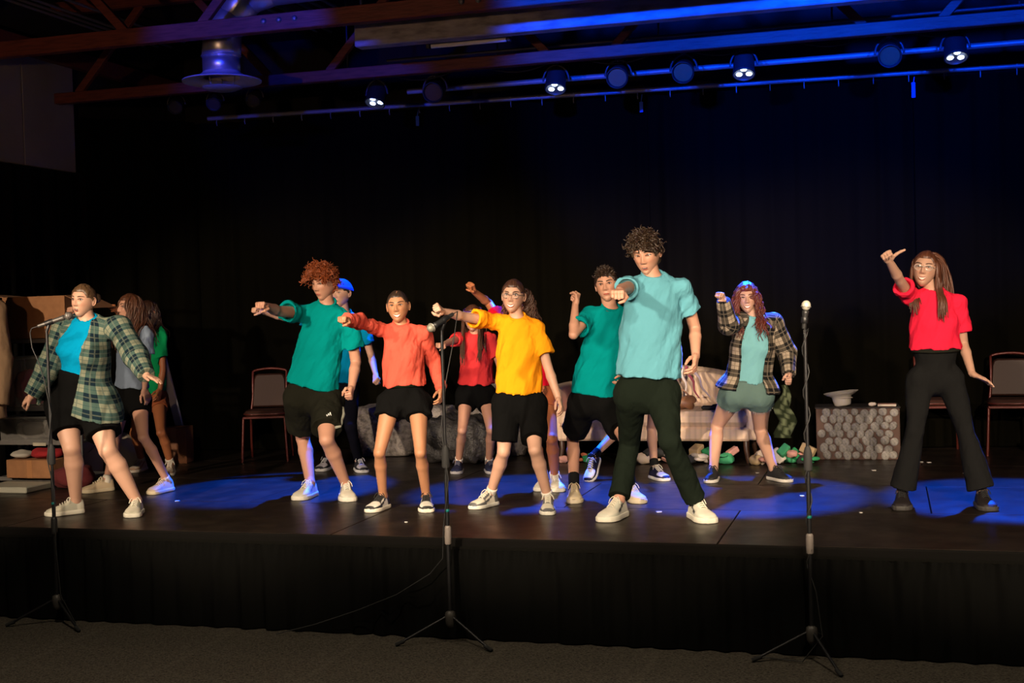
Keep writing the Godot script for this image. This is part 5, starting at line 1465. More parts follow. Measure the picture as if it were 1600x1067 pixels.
# an open overshirt: a shell round the top, slit down the front, with checked cloth laid along torso and sleeves
func dress_over(root: Node3D, J: Dictionary, s: float, W: float, B: float, S: Dictionary, T: Dictionary) -> void:
	var g := Geo.new()
	var he: Vector3 = J.nb.lerp(J.pel, T.hem)
	var pts := [J.nb, J.pel, he, J.shR, J.shL, J.elR, J.elL, J.wrR, J.wrL]
	var fl := bounds(pts, 0.22, 0.0088)
	var inn := bounds(pts, 0.22, 0.0088)
	var ease: float = T.ease
	for e in [[fl, ease], [inn, ease - 0.024]]:
		var q: Field = e[0]
		var es: float = e[1]
		torso(q, J, s, W, es, T.hem + 0.12, T.flare, false, S.get("bust", 0.0) * 1.05, 0.0)
		q.cone(J.hipR, J.hipL, (0.088 * W + es + 0.008) * s, (0.088 * W + es + 0.008) * s, 0.06)
		for h in ["R", "L"]:
			var hip: Vector3 = J["hip" + h]
			q.cone(hip, hip.lerp(J["kn" + h], 0.30), (0.094 * B + es) * s, (0.094 * B + es) * s, 0.06)
	fl.half(he, -J.up)
	noise.seed = hash(root.name) + 9
	noise.frequency = 7.0
	fl.folds(noise, 0.012, (J.up + J.lat * 0.2).normalized(), 3.2)
	inn.half(J.nb.lerp(J.pel, 0.05), J.up)
	fl.away(inn, 0.0)
	fl.cone(J.nb + J.fr * (0.10 + W * 0.03) + J.lat * T.slit * 0.6, he + J.fr * 0.20 * W - J.up * 0.1 + J.lat * T.slit, T.open * 0.8, T.open * 1.1, 0.0, Vector3.ZERO, 1.0, false, 1)
	for q in ["R", "L"]:
		var sh: Vector3 = J["sh" + q]
		var el: Vector3 = J["el" + q]
		var wr: Vector3 = J["wr" + q]
		fl.cone(J.nb.lerp(sh, 0.45) - J.up * 0.015, sh, 0.070 * s, 0.070 * s * B, 0.03)
		fl.cone(sh, el, 0.068 * s * B, 0.068 * s * B, 0.03)
		fl.cone(el, el.lerp(wr, 0.98), 0.068 * s * B, 0.048 * s * B, 0.03, Vector3.ZERO, 1.0, true)
	fl.cone(J.nb + J.up * 0.01 + J.fr * 0.03, J.nb + J.up * 0.2 + J.fr * 0.04, 0.068 * s, 0.11, 0.0, Vector3.ZERO, 1.0, false, 1)
	fl.into(g, Color.WHITE)
	# cloth coordinates along the nearest run of the garment
	var runs := [[J.nb, he, J.fr], [J.shR, J.elR, J.fr], [J.elR, J.wrR, J.fr], [J.shL, J.elL, J.fr], [J.elL, J.wrL, J.fr]]
	var rad := [0.19, 0.075, 0.065, 0.075, 0.065]
	var start := [0.0, 0.12, 0.40, 0.12, 0.40]
	for k in g.v.size():
		var p := g.v[k]
		var best := 9.0
		var uv := Vector2.ZERO
		for j in runs.size():
			var a: Vector3 = runs[j][0]
			var u: Vector3 = runs[j][1] - a
			var ln := u.length()
			u /= ln
			var along := (p - a).dot(u)
			var near := a + u * clampf(along, 0.0, ln)
			var dist: float = (p - near).length() - rad[j] * (0.85 if j == 0 else 1.0)
			if dist < best:
				best = dist
				var f: Vector3 = (runs[j][2] - u * runs[j][2].dot(u)).normalized()
				var e := u.cross(f)
				var ang := atan2((p - a).dot(e), (p - a).dot(f))
				uv = Vector2(ang * (0.15 if j == 0 else 0.07), along + start[j])
		g.t[k] = uv / T.tile
	var o := part("overshirt", g, T.mat, root)
	# collar: two folded points
	var cg := Geo.new()
	for q in [-1.0, 1.0]:
		var pp := []
		for k in 7:
			var a := lerpf(-0.1, 2.3, k / 6.0) - PI / 2
			pp.append(J.nb + J.up * (0.035 - 0.022 * k / 6.0) * s + J.lat * q * cos(a) * 0.078 * s + J.fr * (sin(a) * 0.075 + 0.01) * s)
		cg.tube(pp, [0.011, 0.014, 0.016, 0.018, 0.019, 0.016, 0.005], 8, T.collar)
	part("collar", cg, cloth_mat(), o)

func glasses(root: Node3D, x: Transform3D, col: Color) -> void:
	var g := Geo.new()
	var lens := Geo.new()
	for s in [-1.0, 1.0]:
		var ring := []
		var c := Vector3(s * 0.033, 0.008, face_point(0.033, 0.008).z + 0.014)
		for k in 18:
			var a := TAU * k / 18.0
			ring.append(x * (c + Vector3(cos(a) * 0.024, sin(a) * 0.0195, -absf(cos(a)) * 0.002)))
		g.tube(ring, [0.0018], 6, Color.WHITE, true)
		g.tube([x * (c + Vector3(s * 0.024, 0.006, 0)), x * Vector3(s * 0.076, 0.010, 0.03), x * Vector3(s * 0.079, 0.008, -0.012)], [0.0018], 6)
		var cc := x * c
		lens.ball(cc, x.basis * Basis.from_scale(Vector3(0.023, 0.0185, 0.0008)), 18, 8)
	g.tube([x * Vector3(-0.011, 0.012, face_point(0.011, 0.012).z + 0.014), x * Vector3(0, 0.014, face_point(0, 0.012).z + 0.008), x * Vector3(0.011, 0.012, face_point(0.011, 0.012).z + 0.014)], [0.0018], 6)
	var o := part("eyeglasses", g, flat_mat(col, 0.3), root)
	part("lens", lens, lens_mat, o)

# low sneaker: upper with toe cap and overlays, sole, laces; kinds differ in colours and in the height of the collar
func shoe(root: Node3D, J: Dictionary, q: String, s: float, K: Dictionary) -> void:
	var toe: Vector3 = J["toe" + q]
	var heel: Vector3 = J["heel" + q]
	var fz := (toe - heel).normalized()
	var an: Vector3 = J["an" + q]
	var fy := an - heel
	fy = (fy - fz * fy.dot(fz)).normalized()
	var fx := fy.cross(fz).normalized()
	var x := Transform3D(Basis(fx, fy, fz), heel)
	var ln := (toe - heel).length() * 1.07
	var side := 1.0 if q == "L" else -1.0
	var chunky: float = K.get("chunky", 1.0)
	var st: float = 0.029 * chunky * s
	var g := Geo.new()
	var keys := [[0.0, 0.016, 0.070, 0], [0.03, 0.031, 0.104, 0], [0.12, 0.039, K.get("collar", 0.112), 0], [0.24, 0.041, K.get("collar", 0.112) + 0.004, 0], [0.34, 0.041, 0.112, 0.002], [0.46, 0.043, 0.097, 0.003], [0.58, 0.047, 0.080, 0.004], [0.72, 0.051, 0.067, 0.003], [0.85, 0.048, 0.059, 0.000], [0.95, 0.036, 0.049, -0.004], [1.0, 0.014, 0.034, -0.007]]
	var sts := []
	for k in keys.size() - 1:
		for m in 3:
			var e := []
			for c in 4: e.append(lerpf(keys[k][c], keys[k + 1][c], m / 3.0))
			sts.append(e)
	sts.append(keys[-1])
	var n := 25
	for k in sts.size():
		var e: Array = sts[k]
		for j in n:
			var a := PI * j / (n - 1.0)
			var ca := cos(a)
			var sa := sin(a)
			var w := signf(ca) * pow(absf(ca), 0.72)
			var hh := pow(sa, 0.62)
			var narrow: float = 1.0 - 0.30 * hh * smo(0.05, 0.09, e[2])
			var p := Vector3((w * e[1] * 1.06 * narrow * chunky - e[3] * side) * s, st * 0.7 + hh * (e[2] * s - st * 0.7), e[0] * ln)
			var z: float = e[0]
			var col: Color = K.main
			if z > 0.66 and hh > 0.62 and z < 0.92: col = K.get("toecap", K.main)
			elif z > 0.62: col = K.get("overlay", K.main)
			elif z < 0.2: col = K.get("heel", K.main)
			elif z > 0.32 and hh > 0.97: col = K.get("tongue", K.main)
			elif z > 0.32 and hh > 0.74: col = K.get("overlay", K.main)
			else:
				col = K.get("panel", K.main)
				if K.has("swoosh") and absf(hh - lerpf(0.70, 0.38, (z - 0.2) * 2.2)) < lerpf(0.05, 0.15, (z - 0.2) * 2.2): col = K.swoosh
			g.put(x * p, Vector3.UP, col)
	g.lattice(sts.size(), n, 0, false)
	g.smooth(0, 0)
	var o := part("shoe", g, leather_mat, root)
	# sole
	var sg := Geo.new()
	var rim := []
	for k in sts.size():
		rim.append(Vector2((sts[k][1] * 1.06 * chunky + 0.006) * s - sts[k][3] * side * s, sts[k][0] * ln))
	for k in range(sts.size() - 1, -1, -1):
		rim.append(Vector2(-(sts[k][1] * 1.06 * chunky + 0.006) * s - sts[k][3] * side * s, sts[k][0] * ln + (0.006 if k == sts.size() - 1 else 0.0)))
	sg.slab(rim, -st, -0.002, x * Transform3D(Basis(Vector3.RIGHT, Vector3.BACK, Vector3.DOWN), Vector3.ZERO), 0.005, K.sole)
	part("sole", sg, leather_mat, o)
	var lg := Geo.new()
	for k in 5:
		var z := lerpf(0.36, 0.62, k / 4.0)
		var top := lerpf(0.114, 0.083, k / 4.0) * s
		lg.tube([x * Vector3(-0.022 * s, top - 0.012, z * ln), x * Vector3(-0.010 * s, top + 0.002, z * ln), x * Vector3(0.010 * s, top + 0.003, z * ln + 0.004), x * Vector3(0.022 * s, top - 0.011, z * ln + 0.004)], [0.0038], 6, K.lace)
	for b in [-1.0, 1.0]:
		lg.tube([x * Vector3(0, 0.116 * s, 0.34 * ln), x * Vector3(b * 0.018, 0.126 * s, 0.36 * ln), x * Vector3(b * 0.034, 0.112 * s, 0.40 * ln), x * Vector3(b * 0.042, 0.088 * s, 0.43 * ln)], [0.0032], 6, K.lace)
	part("laces", lg, cloth_mat(), o)

# hair: a cap that follows the skull inside the hairline, and strands that hang, wave or curl from it
func hair(root: Node3D, x: Transform3D, J: Dictionary, S: Dictionary) -> void:
	var K: Dictionary = S.hair
	var g := Geo.new()
	var col: Color = K.col
	var cols := 96
	var rows := 44
	var line: float = K.get("line", 0.058)
	noise.seed = hash(root.name) + 3
	noise.frequency = K.get("freq", 26.0)
	for r in rows + 1:
		var ph := PI * (r + 0.02) / (rows + 0.04)
		for k in cols:
			var th := TAU * k / cols
			var tt := absf(wrapf(th, -PI, PI))
			# the hairline drops from the forehead past the ears to the nape
			var low := lerpf(line, 0.020, smo(0.55, 1.15, tt))
			low = lerpf(low, -0.085, smo(1.25, 2.1, tt))
			if tt > 0.95 and tt < 1.35: low = minf(low, K.get("sideburn", 0.02))
			var base := head_point(th, ph, 0.0001)
			var inside := smo(low - 0.008, low + 0.016, base.y)
			var lump: float = noise.get_noise_3dv(base) * K.get("lump", 0.003)
			var thick: float = K.get("thick", 0.010) * (0.55 + 0.45 * smo(-0.02, 0.09, base.y))
			var grow := lerpf(-0.010, thick + lump, inside)
			var p := head_point(th, ph, grow)
			if K.has("part_line") and p.y > 0.04: p.y -= 0.006 * exp(-pow((p.x - K.part_line) / 0.005, 2))
			var tone := 1.0 + 0.9 * noise.get_noise_2d(th * 0.45, ph * 0.03)
			p += p.normalized() * 0.0016 * noise.get_noise_2d(th * 0.45, ph * 0.03)
			g.put(x * p, Vector3.UP, Color(col.r * tone, col.g * tone, col.b * tone))
	g.lattice(rows + 1, cols, 0, true)
	g.smooth(0, 0)
	for bunch in K.get("bunches", []):
		strands(g, x, J, col, bunch)
	for b in K.get("balls", []):
		var v0 := g.v.size()
		g.ball(x * b[0], x.basis * Basis.from_scale(Vector3.ONE * b[1]), 18, 12, col)
		for k in range(v0, g.v.size()): g.v[k] += g.n[k] * noise.get_noise_3dv(g.v[k] * 1.5) * 0.008
	var o := part("hair", g, hair_mat, root)
	if K.has("band"):
		var bg := Geo.new()
		var ring := []
		for k in 36:
			var a := TAU * k / 36.0
			var p := head_point(a, K.get("band_ph", 1.02) - 0.25 * cos(a) * -0.4, 0.012)
			ring.append(x * p)
		for off in [-0.012, -0.004, 0.004, 0.012]:
			var r2 := []
			for p in ring: r2.append(p + x.basis.y * off)
			bg.tube(r2, [0.006], 6, K.band[0] if absf(off) < 0.01 else K.band[1], true)
		part("headband", bg, cloth_mat(), root)
	if K.has("hat"):
		# knitted cap pulled over the crown
		var cg := Geo.new()
		for r in 20:
			for k in 40:
				var a := TAU * k / 40.0
				var ph := lerpf(0.02, 1.36 - 0.15 * cos(a), r / 19.0)
				var p := head_point(a, ph, 0.022 + 0.0015 * sin(a * 20.0) + (0.004 if r > 15 else 0.0))
				cg.put(x * p, Vector3.UP, K.hat)
		cg.lattice(20, 40, 0, true)
		cg.smooth(0, 0)
		part("cap", cg, cloth_mat(), root)

# K: n, th [from, to], ph [from, to], len, wave, turns, drift (vector), grav, r, out
func strands(g: Geo, x: Transform3D, J: Dictionary, col: Color, K: Dictionary) -> void:
	var steps: int = K.get("steps", 10)
	var sc := x.basis.y.length()
	for q in K.n:
		var th: float = lerpf(K.th[0], K.th[1], rng.randf())
		if K.get("mirror", false) and rng.randf() < 0.5: th = -th
		var ph: float = lerpf(K.ph[0], K.ph[1], rng.randf())
		var root := head_point(th, ph, 0.002)
		if K.has("from"): root = K.from + Vector3(rng.randf() - 0.5, rng.randf() - 0.5, rng.randf() - 0.5) * K.get("spread", 0.02)
		var out := (root * Vector3(1, 0.8, 1)).normalized()
		var p := x * root
		var lie := (head_point(th, ph + 0.08, 0.002) - head_point(th, ph, 0.002)).normalized() * float(K.get("lie", 1.0))
		if K.has("from"): lie = Vector3.ZERO
		var d: Vector3 = (x.basis * (out * K.get("out", 0.6) + lie + K.get("aim", Vector3.ZERO))).normalized()
		var ln: float = K.len * (0.75 + 0.5 * rng.randf()) * sc
		var seg := ln / steps
		var pts := []
		var rad := []
		var phase: float = floorf(th * 4.0) * 2.1 + floorf(ph * 4.0) * 1.3 + rng.randf() * K.get("loose", 1.2)
		var drift: Vector3 = K.get("drift", Vector3.ZERO)
		var jit: Vector3 = Vector3(rng.randf() - 0.5, rng.randf() - 0.5, rng.randf() - 0.5) * K.get("mess", 0.25)
		var grav: float = K.get("grav", 0.5)
		for k in steps + 1:
			var f := float(k) / steps
			var a: float = phase + f * TAU * K.get("turns", 1.5)
			var sd := d.cross(Vector3(0.3, 0.2, 1.0)).normalized()
			var wav: float = K.get("wave", 0.006) * smo(0.0, 0.25, f)
			pts.append(p + sd * cos(a) * wav + d.cross(sd) * sin(a) * wav)
			rad.append(K.get("r", 0.006) * (1.0 - 0.65 * f * f))
			d = (d + Vector3(0, -grav, 0) + drift + jit * (0.4 + f)).normalized()
			p += d * seg
			# keep off the skull and the shoulders
			var lp := x.affine_inverse() * p
			var e := Vector3(lp.x / 0.083, lp.y / 0.124, lp.z / 0.104)
			if e.length() < 1.0: p = x * (lp / maxf(e.length(), 0.2))
			elif lp.z > 0.035 and absf(lp.x) < 0.070 and lp.y < 0.055 and lp.y > -0.15: p = x * Vector3(0.072 * (1.0 if root.x > 0.0 else -1.0), lp.y, lp.z)
			if p.y < J.nb.y + 0.04:
				var c: Vector3 = J.nb + J.up * ((p - J.nb).dot(J.up))
				var rel := p - c
				var fz := rel.dot(J.fr) / 0.135
				var fx := rel.dot(J.lat) / 0.20
				var m := sqrt(fz * fz + fx * fx)
				if m < 1.0 and not K.has("from"): p += J.fr * ((sqrt(maxf(0.0, 1.0 - fx * fx)) + 0.02) * (1.0 if fz > -0.25 else -1.0) - fz) * 0.135 * smo(0.04, -0.06, p.y - J.nb.y) * 0.7
		var tone := 0.85 + 0.3 * rng.randf()
		g.tube(pts, rad, 5, Color(col.r * tone, col.g * tone, col.b * tone))

# ---------------------------------------------------------------- shape tools
class Geo:
	var v := PackedVector3Array()
	var n := PackedVector3Array()
	var c := PackedColorArray()
	var t := PackedVector2Array()
	var i := PackedInt32Array()

	func put(p: Vector3, nor: Vector3, col: Color, uv := Vector2.ZERO) -> void:
		v.append(p); n.append(nor); c.append(col); t.append(uv)

	# turns the faces added since v0 / i0 so that they look outwards and gives them smooth normals
	func smooth(v0: int, i0: int) -> void:
		var mid := Vector3.ZERO
		for k in range(v0, v.size()): mid += v[k]
		mid /= maxf(1.0, v.size() - v0)
		var vol := 0.0
		for k in range(i0, i.size(), 3):
			vol += (v[i[k]] - mid).dot((v[i[k + 1]] - mid).cross(v[i[k + 2]] - mid))
		if vol > 0.0:
			for k in range(i0, i.size(), 3):
				var s := i[k + 1]; i[k + 1] = i[k + 2]; i[k + 2] = s
		for k in range(v0, v.size()): n[k] = Vector3.ZERO
		for k in range(i0, i.size(), 3):
			var f := (v[i[k + 2]] - v[i[k]]).cross(v[i[k + 1]] - v[i[k]])
			n[i[k]] += f; n[i[k + 1]] += f; n[i[k + 2]] += f
		for k in range(v0, v.size()): n[k] = n[k].normalized()

	func lattice(rows: int, cols: int, v0: int, wrap: bool) -> void:
		for r in rows - 1:
			for q in (cols if wrap else cols - 1):
				var a := v0 + r * cols + q
				var b := v0 + r * cols + (q + 1) % cols
				i.append_array(PackedInt32Array([a, b, a + cols, b, b + cols, a + cols]))

	func face(pts: Array, out: Vector3, col := Color.WHITE) -> void:
		var nor: Vector3 = (pts[1] - pts[0]).cross(pts[2] - pts[0]).normalized()
		var flip := nor.dot(out) < 0.0
		if flip: nor = -nor
		var b := v.size()
		for k in pts.size(): put(pts[k], nor, col, Vector2.ZERO)
		for k in range(1, pts.size() - 1):
			if flip: i.append_array(PackedInt32Array([b, b + k, b + k + 1]))
			else: i.append_array(PackedInt32Array([b, b + k + 1, b + k]))

	# a box with chamfered edges
	func box(at: Vector3, size: Vector3, bev := 0.004, rot := Basis.IDENTITY, col := Color.WHITE) -> void:
		var h := size * 0.5
		var e := minf(bev, minf(h.x, minf(h.y, h.z)) * 0.9)
		for ax in 3:
			var bx := (ax + 1) % 3
			var cx := (ax + 2) % 3
			for s in [-1.0, 1.0]:
				var pts := []
				for q in [[-1, -1], [1, -1], [1, 1], [-1, 1]]:
					var p := Vector3.ZERO
					p[ax] = s * h[ax]; p[bx] = q[0] * (h[bx] - e); p[cx] = q[1] * (h[cx] - e)
					pts.append(at + rot * p)
				var o := Vector3.ZERO; o[ax] = s
				face(pts, rot * o, col)
				for s2 in [-1.0, 1.0]:
					var ed := []
					for q in [[0, -1], [0, 1], [1, 1], [1, -1]]:
						var p := Vector3.ZERO
						p[ax] = s * (h[ax] - (e if q[0] else 0.0)); p[bx] = s2 * (h[bx] - (0.0 if q[0] else e)); p[cx] = q[1] * (h[cx] - e)
						ed.append(at + rot * p)
					var o2 := Vector3.ZERO; o2[ax] = s; o2[bx] = s2
					face(ed, rot * o2, col)
		for sx in [-1.0, 1.0]:
			for sy in [-1.0, 1.0]:
				for sz in [-1.0, 1.0]:
					var s := Vector3(sx, sy, sz)
					face([at + rot * (s * Vector3(h.x, h.y - e, h.z - e)), at + rot * (s * Vector3(h.x - e, h.y, h.z - e)), at + rot * (s * Vector3(h.x - e, h.y - e, h.z))], rot * s, col)

	# a round tube along points, each with its own radius; the ends are closed
	func tube(pts: Array, rad: Array, sides := 8, col := Color.WHITE, loop := false) -> void:
		var m := pts.size()
		var v0 := v.size()
		var i0 := i.size()
		var d: Vector3 = (pts[1] - pts[0]).normalized()
		var side := d.cross(Vector3.UP if absf(d.y) < 0.9 else Vector3.RIGHT).normalized()
		for k in m:
			var pa: Vector3 = pts[(k - 1 + m) % m] if loop else pts[maxi(k - 1, 0)]
			var pb: Vector3 = pts[(k + 1) % m] if loop else pts[mini(k + 1, m - 1)]
			d = (pb - pa).normalized()
			side = (side - d * side.dot(d)).normalized()
			var up := d.cross(side)
			var r: float = rad[mini(k, rad.size() - 1)]
			for q in sides:
				var a := TAU * q / sides
				put(pts[k] + (side * cos(a) + up * sin(a)) * r, Vector3.UP, col)
		lattice(m, sides, v0, true)
		if loop:
			for q in sides:
				var a := v0 + (m - 1) * sides + q
				var b := v0 + (m - 1) * sides + (q + 1) % sides
				i.append_array(PackedInt32Array([a, b, v0 + q, b, v0 + (q + 1) % sides, v0 + q]))
		else:
			put(pts[0], Vector3.UP, col); put(pts[m - 1], Vector3.UP, col)
			for q in sides:
				i.append_array(PackedInt32Array([v0 + (q + 1) % sides, v0 + q, v.size() - 2, v0 + (m - 1) * sides + q, v0 + (m - 1) * sides + (q + 1) % sides, v.size() - 1]))
		smooth(v0, i0)

	func ball(at: Vector3, b: Basis, nu := 12, nv := 8, col := Color.WHITE) -> void:
		var v0 := v.size()
		var i0 := i.size()
		for r in nv + 1:
			for q in nu:
				var a := TAU * q / nu
				var p := PI * (r + 0.001) / (nv + 0.002)
				put(at + b * Vector3(sin(p) * cos(a), cos(p), sin(p) * sin(a)), Vector3.UP, col)
		lattice(nv + 1, nu, v0, true)
		smooth(v0, i0)

	# profile: (radius, height) pairs, turned round y
	func lathe(prof: Array, x: Transform3D, sides := 20, col := Color.WHITE) -> void:
		var v0 := v.size()
		var i0 := i.size()
		for p in prof:
			for q in sides:
				var a := TAU * q / sides
				put(x * Vector3(p.x * cos(a), p.y, p.x * sin(a)), Vector3.UP, col)
		lattice(prof.size(), sides, v0, true)
		smooth(v0, i0)

	# an outline in the x-y plane pushed along z from z0 to z1, edges rounded by bev
	func slab(outline: Array, z0: float, z1: float, x: Transform3D, bev := 0.004, col := Color.WHITE) -> void:
		var m := outline.size()
		var mid := Vector2.ZERO
		for p in outline: mid += p / m
		var inner := []
		for k in m:
			var a: Vector2 = outline[(k - 1 + m) % m]
			var b: Vector2 = outline[k]
			var d: Vector2 = outline[(k + 1) % m]
			var nn := ((b - a).normalized() + (d - b).normalized()).orthogonal().normalized()
			if Geometry2D.is_point_in_polygon(b + nn * 0.0005, PackedVector2Array(outline)): nn = -nn
			inner.append(b - nn * bev)
		var v0 := v.size()
		var i0 := i.size()
		for lay in [[inner, z0], [outline, z0 + bev], [outline, z1 - bev], [inner, z1]]:
			for p in lay[0]: put(x * Vector3(p.x, p.y, lay[1]), Vector3.UP, col)
		lattice(4, m, v0, true)
		smooth(v0, i0)
		var tri := Geometry2D.triangulate_polygon(PackedVector2Array(inner))
		for z in [z0, z1]:
			var out := x.basis * Vector3(0, 0, 1.0 if z == z1 else -1.0)
			for k in range(0, tri.size(), 3):
				var ps := []
				for j in 3: ps.append(x * Vector3(inner[tri[k + j]].x, inner[tri[k + j]].y, z))
				face(ps, out, col)

	func mesh() -> ArrayMesh:
		var a := []
		a.resize(Mesh.ARRAY_MAX)
		a[Mesh.ARRAY_VERTEX] = v; a[Mesh.ARRAY_NORMAL] = n; a[Mesh.ARRAY_COLOR] = c; a[Mesh.ARRAY_TEX_UV] = t; a[Mesh.ARRAY_INDEX] = i
		var m := ArrayMesh.new()
		m.add_surface_from_arrays(Mesh.PRIMITIVE_TRIANGLES, a)
		return m


# a grid of distances; rounded cones are joined by a smooth minimum and the zero surface is meshed as surface nets
class Field:
	var o: Vector3
	var h: float
	var nx: int
	var ny: int
	var nz: int
	var f := PackedFloat32Array()

	func _init(lo: Vector3, hi: Vector3, cell: float) -> void:
		o = lo; h = cell
		nx = int((hi.x - lo.x) / cell) + 2; ny = int((hi.y - lo.y) / cell) + 2; nz = int((hi.z - lo.z) / cell) + 2
		f.resize(nx * ny * nz)
		f.fill(9.0)

	# mode 0 joins, 1 cuts away; cut ends the cone flat at b; flat squeezes it along ax
	func cone(a: Vector3, b: Vector3, ra: float, rb: float, k := 0.03, ax := Vector3.ZERO, flat := 1.0, cut := false, mode := 0) -> void:
		var pad := maxf(ra, rb) + k * 0.5 + 2.5 * h
		var lo := ((a.min(b) - Vector3.ONE * pad - o) / h).floor()
		var hi := ((a.max(b) + Vector3.ONE * pad - o) / h).ceil()
		var x0 := maxi(int(lo.x), 0)
		var x1 := mini(int(hi.x), nx - 1)
		var y0 := maxi(int(lo.y), 0)
		var y1 := mini(int(hi.y), ny - 1)
		var z0 := maxi(int(lo.z), 0)
		var z1 := mini(int(hi.z), nz - 1)
		var s := (1.0 / flat - 1.0) if ax != Vector3.ZERO else 0.0
		var ba := b - a
		var ln := maxf(ba.length(), 1e-5)
		var un := ba / ln
		ba += ax * (ba.dot(ax) * s)
		var inv := 1.0 / maxf(ba.length_squared(), 1e-9)
		var step := Vector3(h, 0, 0)
		step += ax * (step.dot(ax) * s)
		var dr := rb - ra
		var far := pad + 0.02
		for z in range(z0, z1 + 1):
			for y in range(y0, y1 + 1):
				var real := o + Vector3(x0, y, z) * h - a
				var w := real + ax * (real.dot(ax) * s)
				var along := real.dot(un) - ln
				var i := (z * ny + y) * nx + x0
				for x in range(x0, x1 + 1):
					var t := clampf(w.dot(ba) * inv, 0.0, 1.0)
					var d := (w - ba * t).length() - (ra + dr * t)
					if cut and along > d: d = along
					if mode == 1:
						if -d > f[i]: f[i] = -d
					elif d < far:
						var e := f[i]
						var g := k - absf(d - e)
						if g > 0.0: f[i] = minf(d, e) - g * g * 0.25 / k
						elif d < e: f[i] = d
					w += step
					along += un.x * h
					i += 1

	# folds: noise pushed into the surface; the noise is stretched along dir
	func folds(noise: FastNoiseLite, amp: float, dir: Vector3, stretch: float) -> void:
		var i := 0
		for z in nz:
			for y in ny:
				for x in nx:
					var d := f[i]
					if d < 0.03 and d > -0.03:
						var p := o + Vector3(x, y, z) * h
						p -= dir * (p.dot(dir) * (1.0 - 1.0 / stretch))
						f[i] = d + amp * noise.get_noise_3dv(p)
					i += 1

	func away(other: Field, gap: float) -> void:
		for k in f.size():
			var g := gap - other.f[k]
			if g > f[k]: f[k] = g

	func half(p: Vector3, out: Vector3) -> void:
		var i := 0
		for z in nz:
			for y in ny:
				var g := (o + Vector3(0, y, z) * h - p).dot(out)
				for x in nx:
					if g > f[i]: f[i] = g
					g += out.x * h
					i += 1

	func into(g: Geo, col: Color) -> void:
		var at := PackedInt32Array()
		at.resize(f.size())
		var sy := nx
		var sz := nx * ny
		var band := 4.0 * h
		for z in nz - 1:
			for y in ny - 1:
				var i := z * sz + y * sy
				for x in nx - 1:
					var a := f[i]
					if a < band and a > -band:
						var b := f[i + 1]
						var c := f[i + sy]
						var d := f[i + sy + 1]
						var e := f[i + sz]
						var p := f[i + sz + 1]
						var q := f[i + sz + sy]
						var r := f[i + sz + sy + 1]
						var m := int(a < 0) + int(b < 0) + int(c < 0) + int(d < 0) + int(e < 0) + int(p < 0) + int(q < 0) + int(r < 0)
						if m > 0 and m < 8:
							var s := Vector3.ZERO
							var k := 0
							if (a < 0) != (b < 0): s += Vector3(a / (a - b), 0, 0); k += 1
							if (c < 0) != (d < 0): s += Vector3(c / (c - d), 1, 0); k += 1
							if (e < 0) != (p < 0): s += Vector3(e / (e - p), 0, 1); k += 1
							if (q < 0) != (r < 0): s += Vector3(q / (q - r), 1, 1); k += 1
							if (a < 0) != (c < 0): s += Vector3(0, a / (a - c), 0); k += 1
							if (b < 0) != (d < 0): s += Vector3(1, b / (b - d), 0); k += 1
							if (e < 0) != (q < 0): s += Vector3(0, e / (e - q), 1); k += 1
							if (p < 0) != (r < 0): s += Vector3(1, p / (p - r), 1); k += 1
							if (a < 0) != (e < 0): s += Vector3(0, 0, a / (a - e)); k += 1
							if (b < 0) != (p < 0): s += Vector3(1, 0, b / (b - p)); k += 1
							if (c < 0) != (q < 0): s += Vector3(0, 1, c / (c - q)); k += 1
							if (d < 0) != (r < 0): s += Vector3(1, 1, d / (d - r)); k += 1
							at[i] = g.v.size()
							var grad := Vector3(b + d + p + r - a - c - e - q, c + d + q + r - a - b - e - p, e + p + q + r - a - b - c - d)
							g.put(o + (Vector3(x, y, z) + s / k) * h, grad.normalized(), col)
							if x > 0 and y > 0 and z > 0:
								if (a < 0) != (b < 0): quad(g, at[i - sy - sz], at[i - sz], at[i], at[i - sy], a < 0)
								if (a < 0) != (c < 0): quad(g, at[i - sz - 1], at[i - 1], at[i], at[i - sz], a < 0)
								if (a < 0) != (e < 0): quad(g, at[i - 1 - sy], at[i - sy], at[i], at[i - 1], a < 0)
					i += 1

	func quad(g: Geo, a: int, b: int, c: int, d: int, outwards: bool) -> void:
		if outwards: g.i.append_array(PackedInt32Array([a, d, c, a, c, b]))
		else: g.i.append_array(PackedInt32Array([a, b, c, a, c, d]))


